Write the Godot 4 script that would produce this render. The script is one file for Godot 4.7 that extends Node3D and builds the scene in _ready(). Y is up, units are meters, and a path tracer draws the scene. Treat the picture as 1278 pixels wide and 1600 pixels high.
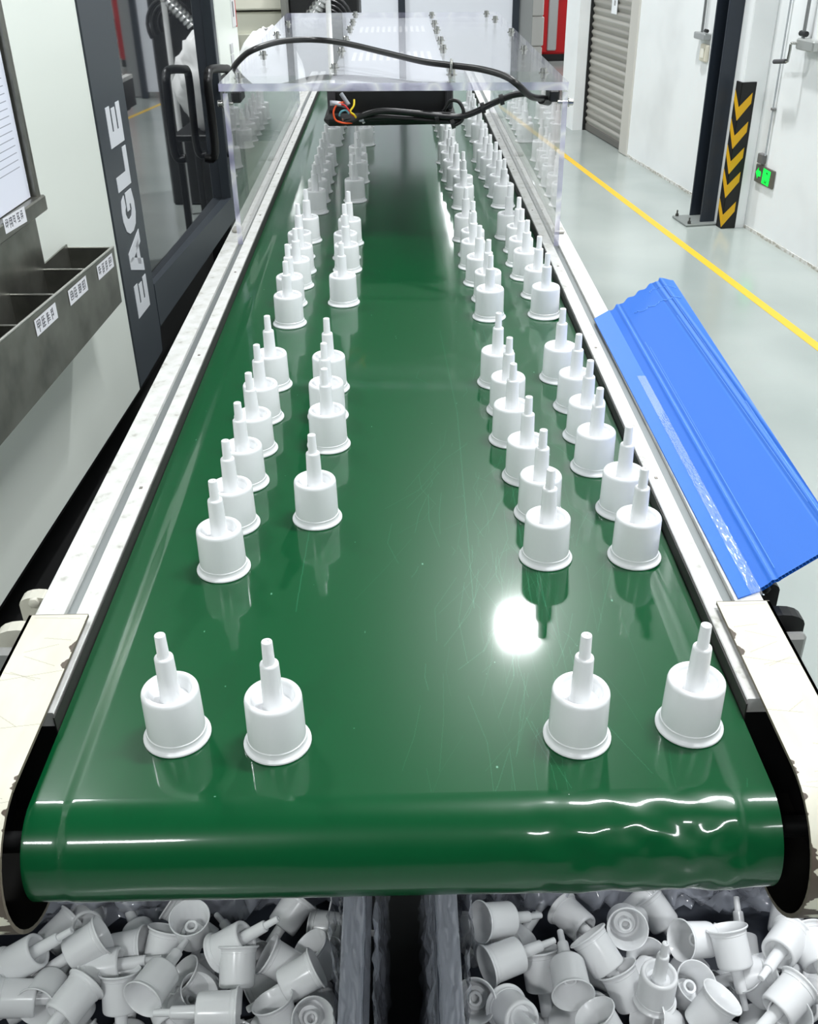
extends Node3D

# ---------------------------------------------------------------- mesh builder
class MB:
	var v := PackedVector3Array()
	var n := PackedVector3Array()
	var uv := PackedVector2Array()

	func tri(a: Vector3, b: Vector3, c: Vector3, na: Vector3, nb: Vector3, nc: Vector3, ua := Vector2.ZERO, ub := Vector2.ZERO, uc := Vector2.ZERO) -> void:
		var g := (b - a).cross(c - a)
		if g.length_squared() < 1e-18:
			return
		if g.dot(na + nb + nc) > 0.0:
			v.append_array(PackedVector3Array([a, c, b]))
			n.append_array(PackedVector3Array([na, nc, nb]))
			uv.append_array(PackedVector2Array([ua, uc, ub]))
		else:
			v.append_array(PackedVector3Array([a, b, c]))
			n.append_array(PackedVector3Array([na, nb, nc]))
			uv.append_array(PackedVector2Array([ua, ub, uc]))

	func quad(a: Vector3, b: Vector3, c: Vector3, d: Vector3, out: Vector3, ua := Vector2(0, 1), ub := Vector2(1, 1), uc := Vector2(1, 0), ud := Vector2(0, 0)) -> void:
		var g := (b - a).cross(c - a) + (c - a).cross(d - a)
		g = g.normalized()
		if g.dot(out) < 0.0:
			g = -g
		tri(a, b, c, g, g, g, ua, ub, uc)
		tri(a, c, d, g, g, g, ua, uc, ud)

	func box(c: Vector3, s: Vector3, ch := 0.0, t := Transform3D.IDENTITY) -> void:
		var h := s * 0.5
		ch = minf(ch, minf(h.x, minf(h.y, h.z)) * 0.9)
		for ax in 3:
			for sg in [-1.0, 1.0]:
				var i := (ax + 1) % 3
				var j := (ax + 2) % 3
				var p := []
				for k in [[-1, -1], [1, -1], [1, 1], [-1, 1]]:
					var q := Vector3.ZERO
					q[ax] = sg * h[ax]
					q[i] = k[0] * (h[i] - ch)
					q[j] = k[1] * (h[j] - ch)
					p.append(t * (c + q))
				var o := Vector3.ZERO
				o[ax] = sg
				quad(p[0], p[1], p[2], p[3], t.basis * o)
		if ch <= 0.0:
			return
		for ax in 3:
			var i := (ax + 1) % 3
			var j := (ax + 2) % 3
			for si in [-1.0, 1.0]:
				for sj in [-1.0, 1.0]:
					var p := []
					for k in [[-1, 0], [1, 0], [1, 1], [-1, 1]]:
						var q := Vector3.ZERO
						q[ax] = k[0] * (h[ax] - ch)
						q[i] = si * (h[i] - (ch if k[1] == 0 else 0.0))
						q[j] = sj * (h[j] - (ch if k[1] == 1 else 0.0))
						p.append(t * (c + q))
					var o := Vector3.ZERO
					o[i] = si
					o[j] = sj
					quad(p[0], p[1], p[2], p[3], t.basis * o)
		for sx in [-1.0, 1.0]:
			for sy in [-1.0, 1.0]:
				for sz in [-1.0, 1.0]:
					var sg := Vector3(sx, sy, sz)
					var q := []
					for ax in 3:
						var e := sg * (h - Vector3.ONE * ch)
						e[ax] = sg[ax] * h[ax]
						q.append(t * (c + e))
					var o := (t.basis * sg).normalized()
					tri(q[0], q[1], q[2], o, o, o)

	# profile points (radius, height); runs so that the outside lies to the right of the way
	func lathe(p: Array, segs: int, t := Transform3D.IDENTITY, sharp := 38.0) -> void:
		var m := p.size()
		var sn := []
		for i in m - 1:
			var d: Vector2 = p[i + 1] - p[i]
			sn.append(Vector2(d.y, -d.x).normalized())
		for i in m - 1:
			var n0: Vector2 = sn[i]
			var n1: Vector2 = sn[i]
			if i > 0 and absf(rad_to_deg(n0.angle_to(sn[i - 1]))) < sharp:
				n0 = (n0 + sn[i - 1]).normalized()
			if i < m - 2 and absf(rad_to_deg(n1.angle_to(sn[i + 1]))) < sharp:
				n1 = (n1 + sn[i + 1]).normalized()
			for k in segs:
				var a := TAU * k / segs
				var b := TAU * (k + 1) / segs
				var ca := Vector3(cos(a), 0, sin(a))
				var cb := Vector3(cos(b), 0, sin(b))
				var up := Vector3.UP
				var p0: Vector3 = t * (ca * p[i].x + up * p[i].y)
				var p1: Vector3 = t * (cb * p[i].x + up * p[i].y)
				var p2: Vector3 = t * (cb * p[i + 1].x + up * p[i + 1].y)
				var p3: Vector3 = t * (ca * p[i + 1].x + up * p[i + 1].y)
				var a0 := (t.basis * (ca * n0.x + up * n0.y)).normalized()
				var a1 := (t.basis * (cb * n0.x + up * n0.y)).normalized()
				var a2 := (t.basis * (cb * n1.x + up * n1.y)).normalized()
				var a3 := (t.basis * (ca * n1.x + up * n1.y)).normalized()
				tri(p0, p1, p2, a0, a1, a2)
				tri(p0, p2, p3, a0, a2, a3)

	func tube(pts: Array, r: float, sides := 10, caps := true) -> void:
		var m := pts.size()
		var tg := []
		for i in m:
			tg.append((pts[mini(i + 1, m - 1)] - pts[maxi(i - 1, 0)]).normalized())
		var u: Vector3 = tg[0].cross(Vector3.UP)
		if u.length() < 0.1:
			u = tg[0].cross(Vector3.RIGHT)
		u = u.normalized()
		var rings := []
		var norms := []
		for i in m:
			u = (u - tg[i] * u.dot(tg[i])).normalized()
			var w: Vector3 = tg[i].cross(u)
			var ring := []
			var nr := []
			for k in sides:
				var a := TAU * k / sides
				var d: Vector3 = u * cos(a) + w * sin(a)
				nr.append(d)
				ring.append(pts[i] + d * r)
			rings.append(ring)
			norms.append(nr)
		for i in m - 1:
			for k in sides:
				var l := (k + 1) % sides
				tri(rings[i][k], rings[i][l], rings[i + 1][l], norms[i][k], norms[i][l], norms[i + 1][l])
				tri(rings[i][k], rings[i + 1][l], rings[i + 1][k], norms[i][k], norms[i + 1][l], norms[i + 1][k])
		if caps:
			for e in [0, m - 1]:
				var o: Vector3 = -tg[0] if e == 0 else tg[m - 1]
				for k in sides:
					tri(pts[e], rings[e][k], rings[e][(k + 1) % sides], o, o, o)

	# polygon in local x,y pushed along local z from z0 to z1
	func prism(poly: PackedVector2Array, z0: float, z1: float, t := Transform3D.IDENTITY) -> void:
		var idx := Geometry2D.triangulate_polygon(poly)
		for k in range(0, idx.size(), 3):
			for z in [z0, z1]:
				var o := (t.basis * Vector3(0, 0, 1.0 if z == maxf(z0, z1) else -1.0)).normalized()
				var q := []
				for e in 3:
					q.append(t * Vector3(poly[idx[k + e]].x, poly[idx[k + e]].y, z))
				tri(q[0], q[1], q[2], o, o, o, poly[idx[k]], poly[idx[k + 1]], poly[idx[k + 2]])
		var cw := Geometry2D.is_polygon_clockwise(poly)
		for k in poly.size():
			var a := poly[k]
			var b := poly[(k + 1) % poly.size()]
			var d := (b - a).normalized()
			var o2 := Vector2(d.y, -d.x) * (-1.0 if cw else 1.0)
			quad(t * Vector3(a.x, a.y, z0), t * Vector3(b.x, b.y, z0), t * Vector3(b.x, b.y, z1), t * Vector3(a.x, a.y, z1), t.basis * Vector3(o2.x, o2.y, 0))

	# smooth grid; f(u, v) gives a point for u, v in 0..1; side tells which way is out
	func surf(nu: int, nv: int, f: Callable, side := 1.0) -> void:
		var p := []
		for i in nu + 1:
			var row := []
			for j in nv + 1:
				row.append(f.call(float(i) / nu, float(j) / nv))
			p.append(row)
		var nn := []
		for i in nu + 1:
			var row := []
			for j in nv + 1:
				var du: Vector3 = p[mini(i + 1, nu)][j] - p[maxi(i - 1, 0)][j]
				var dv: Vector3 = p[i][mini(j + 1, nv)] - p[i][maxi(j - 1, 0)]
				row.append(du.cross(dv).normalized() * side)
			nn.append(row)
		for i in nu:
			for j in nv:
				var a := Vector2(float(i) / nu, float(j) / nv)
				var b := Vector2(float(i + 1) / nu, float(j) / nv)
				var c := Vector2(float(i + 1) / nu, float(j + 1) / nv)
				var d := Vector2(float(i) / nu, float(j + 1) / nv)
				tri(p[i][j], p[i + 1][j], p[i + 1][j + 1], nn[i][j], nn[i + 1][j], nn[i + 1][j + 1], a, b, c)
				tri(p[i][j], p[i + 1][j + 1], p[i][j + 1], nn[i][j], nn[i + 1][j + 1], nn[i][j + 1], a, c, d)

	func mesh() -> ArrayMesh:
		var a := []
		a.resize(Mesh.ARRAY_MAX)
		a[Mesh.ARRAY_VERTEX] = v
		a[Mesh.ARRAY_NORMAL] = n
		a[Mesh.ARRAY_TEX_UV] = uv
		var m := ArrayMesh.new()
		m.add_surface_from_arrays(Mesh.PRIMITIVE_TRIANGLES, a)
		return m

# ---------------------------------------------------------------- naming
var taken := {}

func numbered(s: String) -> String:
	var k: int = taken.get(s, 0)
	taken[s] = k + 1
	return s if k == 0 else "%s_%03d" % [s, k]

func tag(o: Node3D, label: String, category: String, group := "") -> Node3D:
	o.set_meta("label", label)
	o.set_meta("category", category)
	if group:
		o.set_meta("group", group)
	return o

func thing(called: String, label: String, category: String, at := Transform3D.IDENTITY, group := "") -> Node3D:
	var o := Node3D.new()
	o.name = numbered(called)
	add_child(o)
	o.transform = at
	tag(o, label, category, group)
	return o

func put(called: String, mesh: Mesh, mat: Material, parent: Node3D, label := "") -> MeshInstance3D:
	var o := MeshInstance3D.new()
	o.name = numbered(called) if parent == self else called
	o.mesh = mesh
	o.material_override = mat
	parent.add_child(o, true)
	if label:
		o.set_meta("label", label)
	return o

func struct(called: String, mb: MB, mat: Material, parent: Node3D = self) -> MeshInstance3D:
	var o := put(called, mb.mesh(), mat, parent)
	if parent == self:
		o.set_meta("kind", "structure")
	return o

func boxm(c: Vector3, s: Vector3, ch := 0.0, t := Transform3D.IDENTITY) -> Mesh:
	var b := MB.new()
	b.box(c, s, ch, t)
	return b.mesh()

func tubem(pts: Array, r: float, sides := 10) -> Mesh:
	var b := MB.new()
	b.tube(pts, r, sides)
	return b.mesh()

func smooth_path(pts: Array, per := 8) -> Array:
	var c := Curve3D.new()
	for i in pts.size():
		var a: Vector3 = pts[maxi(i - 1, 0)]
		var b: Vector3 = pts[mini(i + 1, pts.size() - 1)]
		var h := (b - a) / 6.0
		c.add_point(pts[i], -h, h)
	var out := []
	var m := (pts.size() - 1) * per
	for k in m + 1:
		var f := float(k) / per
		out.append(c.samplef(f))
	return out

# ---------------------------------------------------------------- materials
func mat(c: Color, rough := 0.5, metal := 0.0, spec := 0.5) -> StandardMaterial3D:
	var m := StandardMaterial3D.new()
	m.albedo_color = c
	m.roughness = rough
	m.metallic = metal
	m.metallic_specular = spec
	return m

func noise_tex(sd: int, freq: float, cols: Array, offs: Array, oct := 4, type := FastNoiseLite.TYPE_SIMPLEX_SMOOTH, size := 512) -> NoiseTexture2D:
	var f := FastNoiseLite.new()
	f.seed = sd
	f.frequency = freq
	f.noise_type = type
	f.fractal_octaves = oct
	var t := NoiseTexture2D.new()
	t.width = size
	t.height = size
	t.seamless = true
	t.noise = f
	var g := Gradient.new()
	g.offsets = PackedFloat32Array(offs)
	g.colors = PackedColorArray(cols)
	t.color_ramp = g
	return t

func tri_mat(tex: Texture2D, scale: float, rough := 0.5, metal := 0.0, spec := 0.5) -> StandardMaterial3D:
	var m := mat(Color.WHITE, rough, metal, spec)
	m.albedo_texture = tex
	m.uv1_triplanar = true
	m.uv1_world_triplanar = true
	m.uv1_scale = Vector3.ONE * scale
	return m

func pane(c: Color, alpha: float, rough := 0.02) -> StandardMaterial3D:
	var m := mat(Color(c.r, c.g, c.b, alpha), rough)
	m.transparency = BaseMaterial3D.TRANSPARENCY_ALPHA
	return m

func glow(c: Color, e: float) -> StandardMaterial3D:
	var m := mat(c, 0.5)
	m.emission_enabled = true
	m.emission = c
	m.emission_energy_multiplier = e
	return m

# a small printed card: rows of dark character-like strokes, too small in the photo to read
func glyph_tex(sd: int, count: int) -> ImageTexture:
	var r := RandomNumberGenerator.new()
	r.seed = sd
	var w := 40 * count + 24
	var im := Image.create(w, 72, false, Image.FORMAT_RGBA8)
	im.fill(Color(0.93, 0.93, 0.95))
	for k in count:
		var x0 := 14 + k * 40
		var ink := Color(0.22, 0.22, 0.26)
		for i in r.randi_range(3, 4):
			im.fill_rect(Rect2i(x0 + r.randi_range(0, 5), 12 + i * 13 + r.randi_range(-2, 2), r.randi_range(18, 28), 4), ink)
		for i in r.randi_range(2, 3):
			im.fill_rect(Rect2i(x0 + 2 + i * 12 + r.randi_range(-2, 2), 10 + r.randi_range(0, 8), 5, r.randi_range(28, 48)), ink)
	return ImageTexture.create_from_image(im)

func line_on(im: Image, a: Vector2, b: Vector2, c: Color, w := 1) -> void:
	var m := int(a.distance_to(b)) + 1
	for k in m + 1:
		var p := a.lerp(b, float(k) / m)
		for dx in w:
			var x := int(p.x) + dx
			var y := int(p.y)
			if x >= 0 and y >= 0 and x < im.get_width() and y < im.get_height():
				im.set_pixel(x, y, im.get_pixel(x, y).lerp(c, c.a))

var M := {}

# ---------------------------------------------------------------- places
var mach := Transform3D(Basis(Vector3(0.04767, 0, -0.99886), Vector3.UP, Vector3(0.99886, 0, 0.04767)), Vector3(-0.8597, 0, -1.7160))  # x along the machine front, z out of it
var wallr := Transform3D(Basis(Vector3(0.14415, 0, 0.98956), Vector3.UP, Vector3(-0.98956, 0, 0.14415)), Vector3(1.8714, 0, -4.3301))  # x along the wall towards the viewer, z into the room
const BELT := 0.80

func _ready() -> void:
	var cam := Camera3D.new()
	cam.name = "camera"
	cam.fov = 54.5055
	cam.near = 0.02
	cam.far = 80.0
	add_child(cam)
	cam.transform = Transform3D(Basis(Vector3(0.99980, -0.01467, 0.01322), Vector3(0.01940, 0.85532, -0.51774), Vector3(-0.00371, 0.51790, 0.85544)).orthonormalized(), Vector3(0.00727, 1.40969, 0.0))
	cam.current = true
	var env := Environment.new()
	env.background_mode = Environment.BG_COLOR
	env.background_color = Color(0.5, 0.53, 0.56)
	env.tonemap_mode = Environment.TONE_MAPPER_LINEAR
	env.tonemap_exposure = 0.90
	env.sdfgi_enabled = true
	env.ssao_enabled = true
	env.ssil_enabled = true
	var we := WorldEnvironment.new()
	we.name = "environment"
	we.environment = env
	add_child(we)
	# ceiling lamps: x, z, size along x and z, strength, where it hangs
	for l in [[0.72, -5.05, 0.20, 0.20, 15.0, "over the aisle in front of the column"], [1.12, -1.3, 0.95, 0.24, 12.0, "over the right conveyor rail"], [1.35, 2.4, 1.0, 0.22, 6.0, "behind the camera on the right"], [-1.6, 2.6, 0.7, 0.22, 10.0, "behind the camera on the left"], [-1.9, -3.4, 0.6, 0.3, 7.0, "over the white machine"], [-1.62, -16.2, 0.08, 1.8, 2.0, "far back on the left"], [0.74, -15.2, 0.07, 3.4, 2.2, "far back in the middle"], [3.2, -11.0, 0.6, 0.6, 14.0, "over the red cabinet"], [-3.2, -7.6, 0.6, 0.6, 20.0, "added over the left of the hall to brighten the partition"]]:  # last lamp is an added, unseen one that brightens the partition
		ceiling_lamp(l[0], l[1], l[2], l[3], l[4], l[5])
	materials()
	room()
	machine()
	conveyor()
	hood()
	under_hood()
	blue_sheet()
	far_things()
	wall_things()
	crates()
	belt_caps()
	heap_caps()

func ceiling_lamp(x: float, z: float, sx: float, sz: float, e: float, where: String) -> void:
	var t := thing("ceiling_lamp", "white rectangular ceiling lamp %s" % where, "lamp", Transform3D(Basis.IDENTITY, Vector3(x, 4.16, z)), "ceiling lamps above the floor")
	put("housing", boxm(Vector3(0, 0.01, 0), Vector3(sx + 0.04, 0.06, sz + 0.04), 0.01), mat(Color(0.8, 0.8, 0.8), 0.5), t)
	put("lamp_diffuser", boxm(Vector3(0, -0.025, 0), Vector3(sx, 0.012, sz), 0.003), glow(Color(0.97, 0.99, 1.0), 6.0), t)
	var a := AreaLight3D.new()
	a.name = "lamp_light"
	a.area_size = Vector2(sx, sz)
	a.light_color = Color(0.985, 0.995, 1.0)
	a.light_energy = e
	a.area_normalize_energy = true
	a.area_range = 40.0
	a.area_attenuation = 2.0
	a.shadow_enabled = true
	t.add_child(a)
	a.position = Vector3(0, -0.045, 0)
	a.rotation.x = -PI / 2

func materials() -> void:
	M.white_plastic = mat(Color(0.95, 0.955, 0.96), 0.22)
	M.white_plastic.backlight_enabled = true
	M.white_plastic.backlight = Color(0.35, 0.36, 0.37)
	M.paint = tri_mat(noise_tex(3, 0.006, [Color(0.86, 0.87, 0.87), Color(0.93, 0.94, 0.94), Color(0.95, 0.96, 0.96)], [0.0, 0.5, 1.0]), 0.35, 0.7)
	M.ceiling = mat(Color(0.29, 0.31, 0.33), 0.9)
	M.wall_dark = mat(Color(0.30, 0.32, 0.34), 0.8)
	M.floor = tri_mat(noise_tex(5, 0.004, [Color(0.60, 0.635, 0.62), Color(0.65, 0.68, 0.665), Color(0.69, 0.715, 0.70)], [0.0, 0.5, 1.0]), 0.4, 0.18)
	M.yellow = mat(Color(0.90, 0.74, 0.20), 0.5)
	M.machine_white = mat(Color(0.91, 0.93, 0.90), 0.35)
	M.machine_grey = mat(Color(0.235, 0.26, 0.285), 0.4)
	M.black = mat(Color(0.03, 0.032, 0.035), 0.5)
	M.dark = mat(Color(0.09, 0.095, 0.10), 0.45)
	M.cable = mat(Color(0.035, 0.035, 0.038), 0.38)
	M.steel = tri_mat(noise_tex(8, 0.012, [Color(0.40, 0.40, 0.38), Color(0.50, 0.50, 0.47), Color(0.56, 0.56, 0.53)], [0.0, 0.5, 1.0]), 1.2, 0.32, 0.75)
	M.steel_edge = mat(Color(0.85, 0.85, 0.82), 0.3, 0.8)
	M.chrome = mat(Color(0.72, 0.72, 0.70), 0.22, 1.0)
	M.rail = tri_mat(noise_tex(11, 0.02, [Color(0.62, 0.61, 0.58), Color(0.80, 0.80, 0.78), Color(0.84, 0.84, 0.83), Color(0.88, 0.88, 0.87)], [0.0, 0.25, 0.6, 1.0], 5), 3.0, 0.38, 0.1)
	M.groove = mat(Color(0.52, 0.54, 0.54), 0.35, 0.5)
	M.acrylic = pane(Color(1, 1, 1), 0.035)
	M.acrylic_edge = tri_mat(noise_tex(14, 0.012, [Color(0.62, 0.61, 0.76, 0.45), Color(0.88, 0.87, 0.97, 0.5), Color(1, 1, 1, 0.6), Color(0.80, 0.79, 0.93, 0.45)], [0.25, 0.45, 0.6, 0.8], 1), 2.0, 0.28)  # glassy bright and dark reflections painted into the edge colour
	M.acrylic_edge.transparency = BaseMaterial3D.TRANSPARENCY_ALPHA
	M.bag = pane(Color(0.88, 0.90, 0.95), 0.32, 0.06)
	M.crate = mat(Color(0.20, 0.22, 0.26), 0.45)
	M.blue = mat(Color(0.10, 0.41, 0.80), 0.5)
	M.blue_pale = mat(Color(0.35, 0.58, 0.92), 0.5)
	M.column = mat(Color(0.13, 0.16, 0.20), 0.45)
	M.red = mat(Color(0.80, 0.08, 0.11), 0.35)
	M.belt = belt_material()
	M.end_plate = plate_material()

func belt_material() -> StandardMaterial3D:
	var w := 1024
	var h := 2048
	var im := Image.create(w, h, false, Image.FORMAT_RGBA8)
	im.fill(Color(0.0, 0.292, 0.148))
	var r := RandomNumberGenerator.new()
	r.seed = 21
	# fine scratches worn into the right-hand lane; v runs from z = -0.55 at the image foot to -2.2
	for k in 220:
		var c := Vector2(r.randfn(720, 90), h - r.randfn(420, 230))
		var d := Vector2.from_angle(r.randfn(1.72, 0.32)) * r.randf_range(10, 170)
		var b := c + d * 0.5 + Vector2(r.randfn(0, 5), 0)
		var col := Color(0.62, 0.80, 0.72, r.randf_range(0.03, 0.19))
		line_on(im, c, b, col)
		line_on(im, b, c + d + Vector2(r.randfn(0, 12), 0), col)
	for x0 in [742.0, 765.0, 640.0, 330.0]:
		line_on(im, Vector2(x0, h - 330), Vector2(x0 + 14, h - 900), Color(0.5, 0.7, 0.6, 0.2), 2)
		line_on(im, Vector2(x0 + 14, h - 900), Vector2(x0 - 6, h - 1300), Color(0.5, 0.7, 0.6, 0.16), 2)
	for k in 60:
		im.fill_rect(Rect2i(r.randi_range(40, 980), r.randi_range(200, h - 10), r.randi_range(1, 3), r.randi_range(1, 4)), Color(0.4, 0.6, 0.5))
	var m := mat(Color.WHITE, 0.33, 0.0, 0.32)
	m.albedo_texture = ImageTexture.create_from_image(im)
	m.texture_repeat = false
	m.clearcoat_enabled = true
	m.clearcoat = 0.75
	m.clearcoat_roughness = 0.06
	M.belt_plain = mat(Color(0.0, 0.292, 0.148), 0.33, 0.0, 0.32)
	M.belt_plain.clearcoat_enabled = true
	M.belt_plain.clearcoat = 0.75
	M.belt_plain.clearcoat_roughness = 0.08
	return m

# cream paint with brown chips eaten in from one edge (u = 0)
func plate_material() -> StandardMaterial3D:
	var w := 128
	var h := 1024
	var im := Image.create(w, h, false, Image.FORMAT_RGBA8)
	var f := FastNoiseLite.new()
	f.seed = 4
	f.frequency = 0.02
	f.fractal_octaves = 3
	var g := FastNoiseLite.new()
	g.seed = 9
	g.frequency = 0.006
	g.fractal_octaves = 4
	for y in h:
		var reach := maxf(0.0, f.get_noise_1d(y * 0.8) - 0.30) * 30.0
		if y > 500 and y < 900:
			reach += 46.0 * sin(PI * (y - 500) / 400.0) * maxf(0.0, 0.55 + 1.2 * f.get_noise_1d(y * 1.2 + 900.0))
		for x in w:
			var t := g.get_noise_2d(x * 2.0, y) * 0.5 + 0.5
			var c := Color(0.80, 0.785, 0.71).lerp(Color(0.86, 0.85, 0.79), t)
			if x < reach + (f.get_noise_2d(x * 3.0, y * 2.0) * 5.0 if reach > 1.0 else 0.0):
				c = Color(0.33, 0.29, 0.25)
			im.set_pixel(x, y, c)
	var r := RandomNumberGenerator.new()
	r.seed = 6
	for k in 14:
		var y := r.randi_range(10, 540)
		line_on(im, Vector2(r.randi_range(0, 60), y), Vector2(r.randi_range(70, 128), y + r.randi_range(-25, 25)), Color(0.5, 0.47, 0.4, 0.5))
	var m := mat(Color.WHITE, 0.5)
	m.albedo_texture = ImageTexture.create_from_image(im)
	m.texture_repeat = false
	return m

# ---------------------------------------------------------------- the room
func room() -> void:
	var b := MB.new()
	b.box(Vector3(1.5, -0.1, -5.0), Vector3(15, 0.2, 26))
	struct("floor", b, M.floor)
	b = MB.new()
	b.box(Vector3(1.5, 4.32, -5.0), Vector3(15, 0.24, 26))
	struct("ceiling", b, M.ceiling)
	b = MB.new()
	b.box(Vector3(1.5, 2.1, 7.6), Vector3(15, 4.6, 0.3))
	struct("wall_back", b, M.wall_dark)
	b = MB.new()
	b.box(Vector3(1.5, 2.1, -17.6), Vector3(15, 4.6, 0.3))
	struct("wall_front", b, M.paint)
	b = MB.new()
	b.box(Vector3(-5.6, 2.1, -5.0), Vector3(0.3, 4.6, 26))
	struct("wall_left", b, M.paint)
	# right wall with the opening of the roller shutter, its pillar and the stretch beyond the shutter
	b = MB.new()
	b.box(Vector3(4.85, 2.1, -0.15), Vector3(14.69, 4.6, 0.3), 0.0, wallr)
	b.box(Vector3(-3.605, 2.1, -0.10), Vector3(0.31, 4.6, 0.36), 0.0, wallr)
	b.box(Vector3(-2.97, 3.5, -0.15), Vector3(0.96, 1.8, 0.3), 0.0, wallr)
	b.box(Vector3(-2.97, 1.3, -0.22), Vector3(0.96, 2.6, 0.12), 0.0, wallr)
	b.box(Vector3(-0.80, 2.1, 0.06), Vector3(0.10, 4.6, 0.12), 0.004, wallr)
	struct("wall_right", b, M.paint)
	b = MB.new()
	b.box(Vector3(5.2, 2.1, -8.25), Vector3(7.6, 4.6, 0.2))
	b.box(Vector3(9.1, 2.1, -5.0), Vector3(0.3, 4.6, 26))
	struct("wall_side", b, M.paint)
	# floor marking
	var line := MB.new()
	line.prism(PackedVector2Array([Vector2(0.777, 9.3), Vector2(0.817, 9.3), Vector2(1.655, 2.8), Vector2(1.615, 2.8)]), -0.001, 0.0012, Transform3D(Basis(Vector3.RIGHT, Vector3(0, 0, -1), Vector3.UP), Vector3.ZERO))
	var o := struct("trim_1", line, M.yellow)
	o.set_meta("label", "yellow painted line along the grey floor")
	var foot := MB.new()
	foot.box(Vector3(-0.30, 0.008, 0.001), Vector3(0.90, 0.016, 0.004), 0.0, wallr)
	foot.box(Vector3(4.0, 0.008, 0.001), Vector3(7.4, 0.016, 0.004), 0.0, wallr)
	foot.box(Vector3(-1.74, 0.008, 0.001), Vector3(1.48, 0.016, 0.004), 0.0, wallr)
	struct("trim_2", foot, tri_mat(noise_tex(23, 0.03, [Color(0.55, 0.52, 0.46), Color(0.75, 0.74, 0.70), Color(0.86, 0.86, 0.85)], [0.1, 0.4, 0.6], 4), 2.0, 0.8))
	# roller shutter in its frame
	var door := Node3D.new()
	door.name = "door_1"
	door.transform = wallr
	door.set_meta("kind", "structure")
	add_child(door)
	var slat := MB.new()
	slat.surf(1, 6, func(u: float, v: float): return Vector3(-0.405 + 0.81 * u, -0.024 + 0.048 * v, 0.012 * sin(PI * v) - 0.004 * sin(TAU * v)), 1.0)
	slat.box(Vector3(0, -0.0235, -0.003), Vector3(0.81, 0.004, 0.012))
	var sm := slat.mesh()
	var shades := [mat(Color(0.66, 0.65, 0.62), 0.42, 0.3), mat(Color(0.62, 0.61, 0.58), 0.42, 0.3), mat(Color(0.70, 0.69, 0.66), 0.42, 0.3)]
	for k in 52:
		put("slat", sm, shades[(k * 7) % 3], door).position = Vector3(-3.04, 0.075 + 0.048 * k, -0.025)
	put("bottom_bar", boxm(Vector3(-3.04, 0.026, -0.03), Vector3(0.81, 0.045, 0.03), 0.004), mat(Color(0.42, 0.41, 0.39), 0.5, 0.4), door)
	put("guide_rail", boxm(Vector3(-2.565, 1.3, -0.02), Vector3(0.145, 2.6, 0.06), 0.006), mat(Color(0.78, 0.77, 0.74), 0.5, 0.1), door)
	put("guide_rail", boxm(Vector3(-3.445, 1.3, -0.02), Vector3(0.012, 2.6, 0.05), 0.002), M.dark, door)
	put("notice", boxm(Vector3(-2.99, 0.90, -0.006), Vector3(0.10, 0.19, 0.004)), mat(Color(0.93, 0.94, 0.95), 0.5), door, "small white notice stuck on the shutter")
	put("notice_mark", boxm(Vector3(-2.98, 0.87, -0.0035), Vector3(0.025, 0.03, 0.002)), mat(Color(0.6, 0.6, 0.6), 0.6), door)
	# dark sheet standing in for floor shade between machine and conveyor
	var shade_sheet := thing("floor_shade_sheet", "black floor sheet standing in for the shade between the white machine and the conveyor", "mat")
	put("shade_sheet_body", boxm(Vector3(-0.72, 0.006, -2.6), Vector3(0.66, 0.012, 4.6), 0.003), M.black, shade_sheet)

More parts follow.
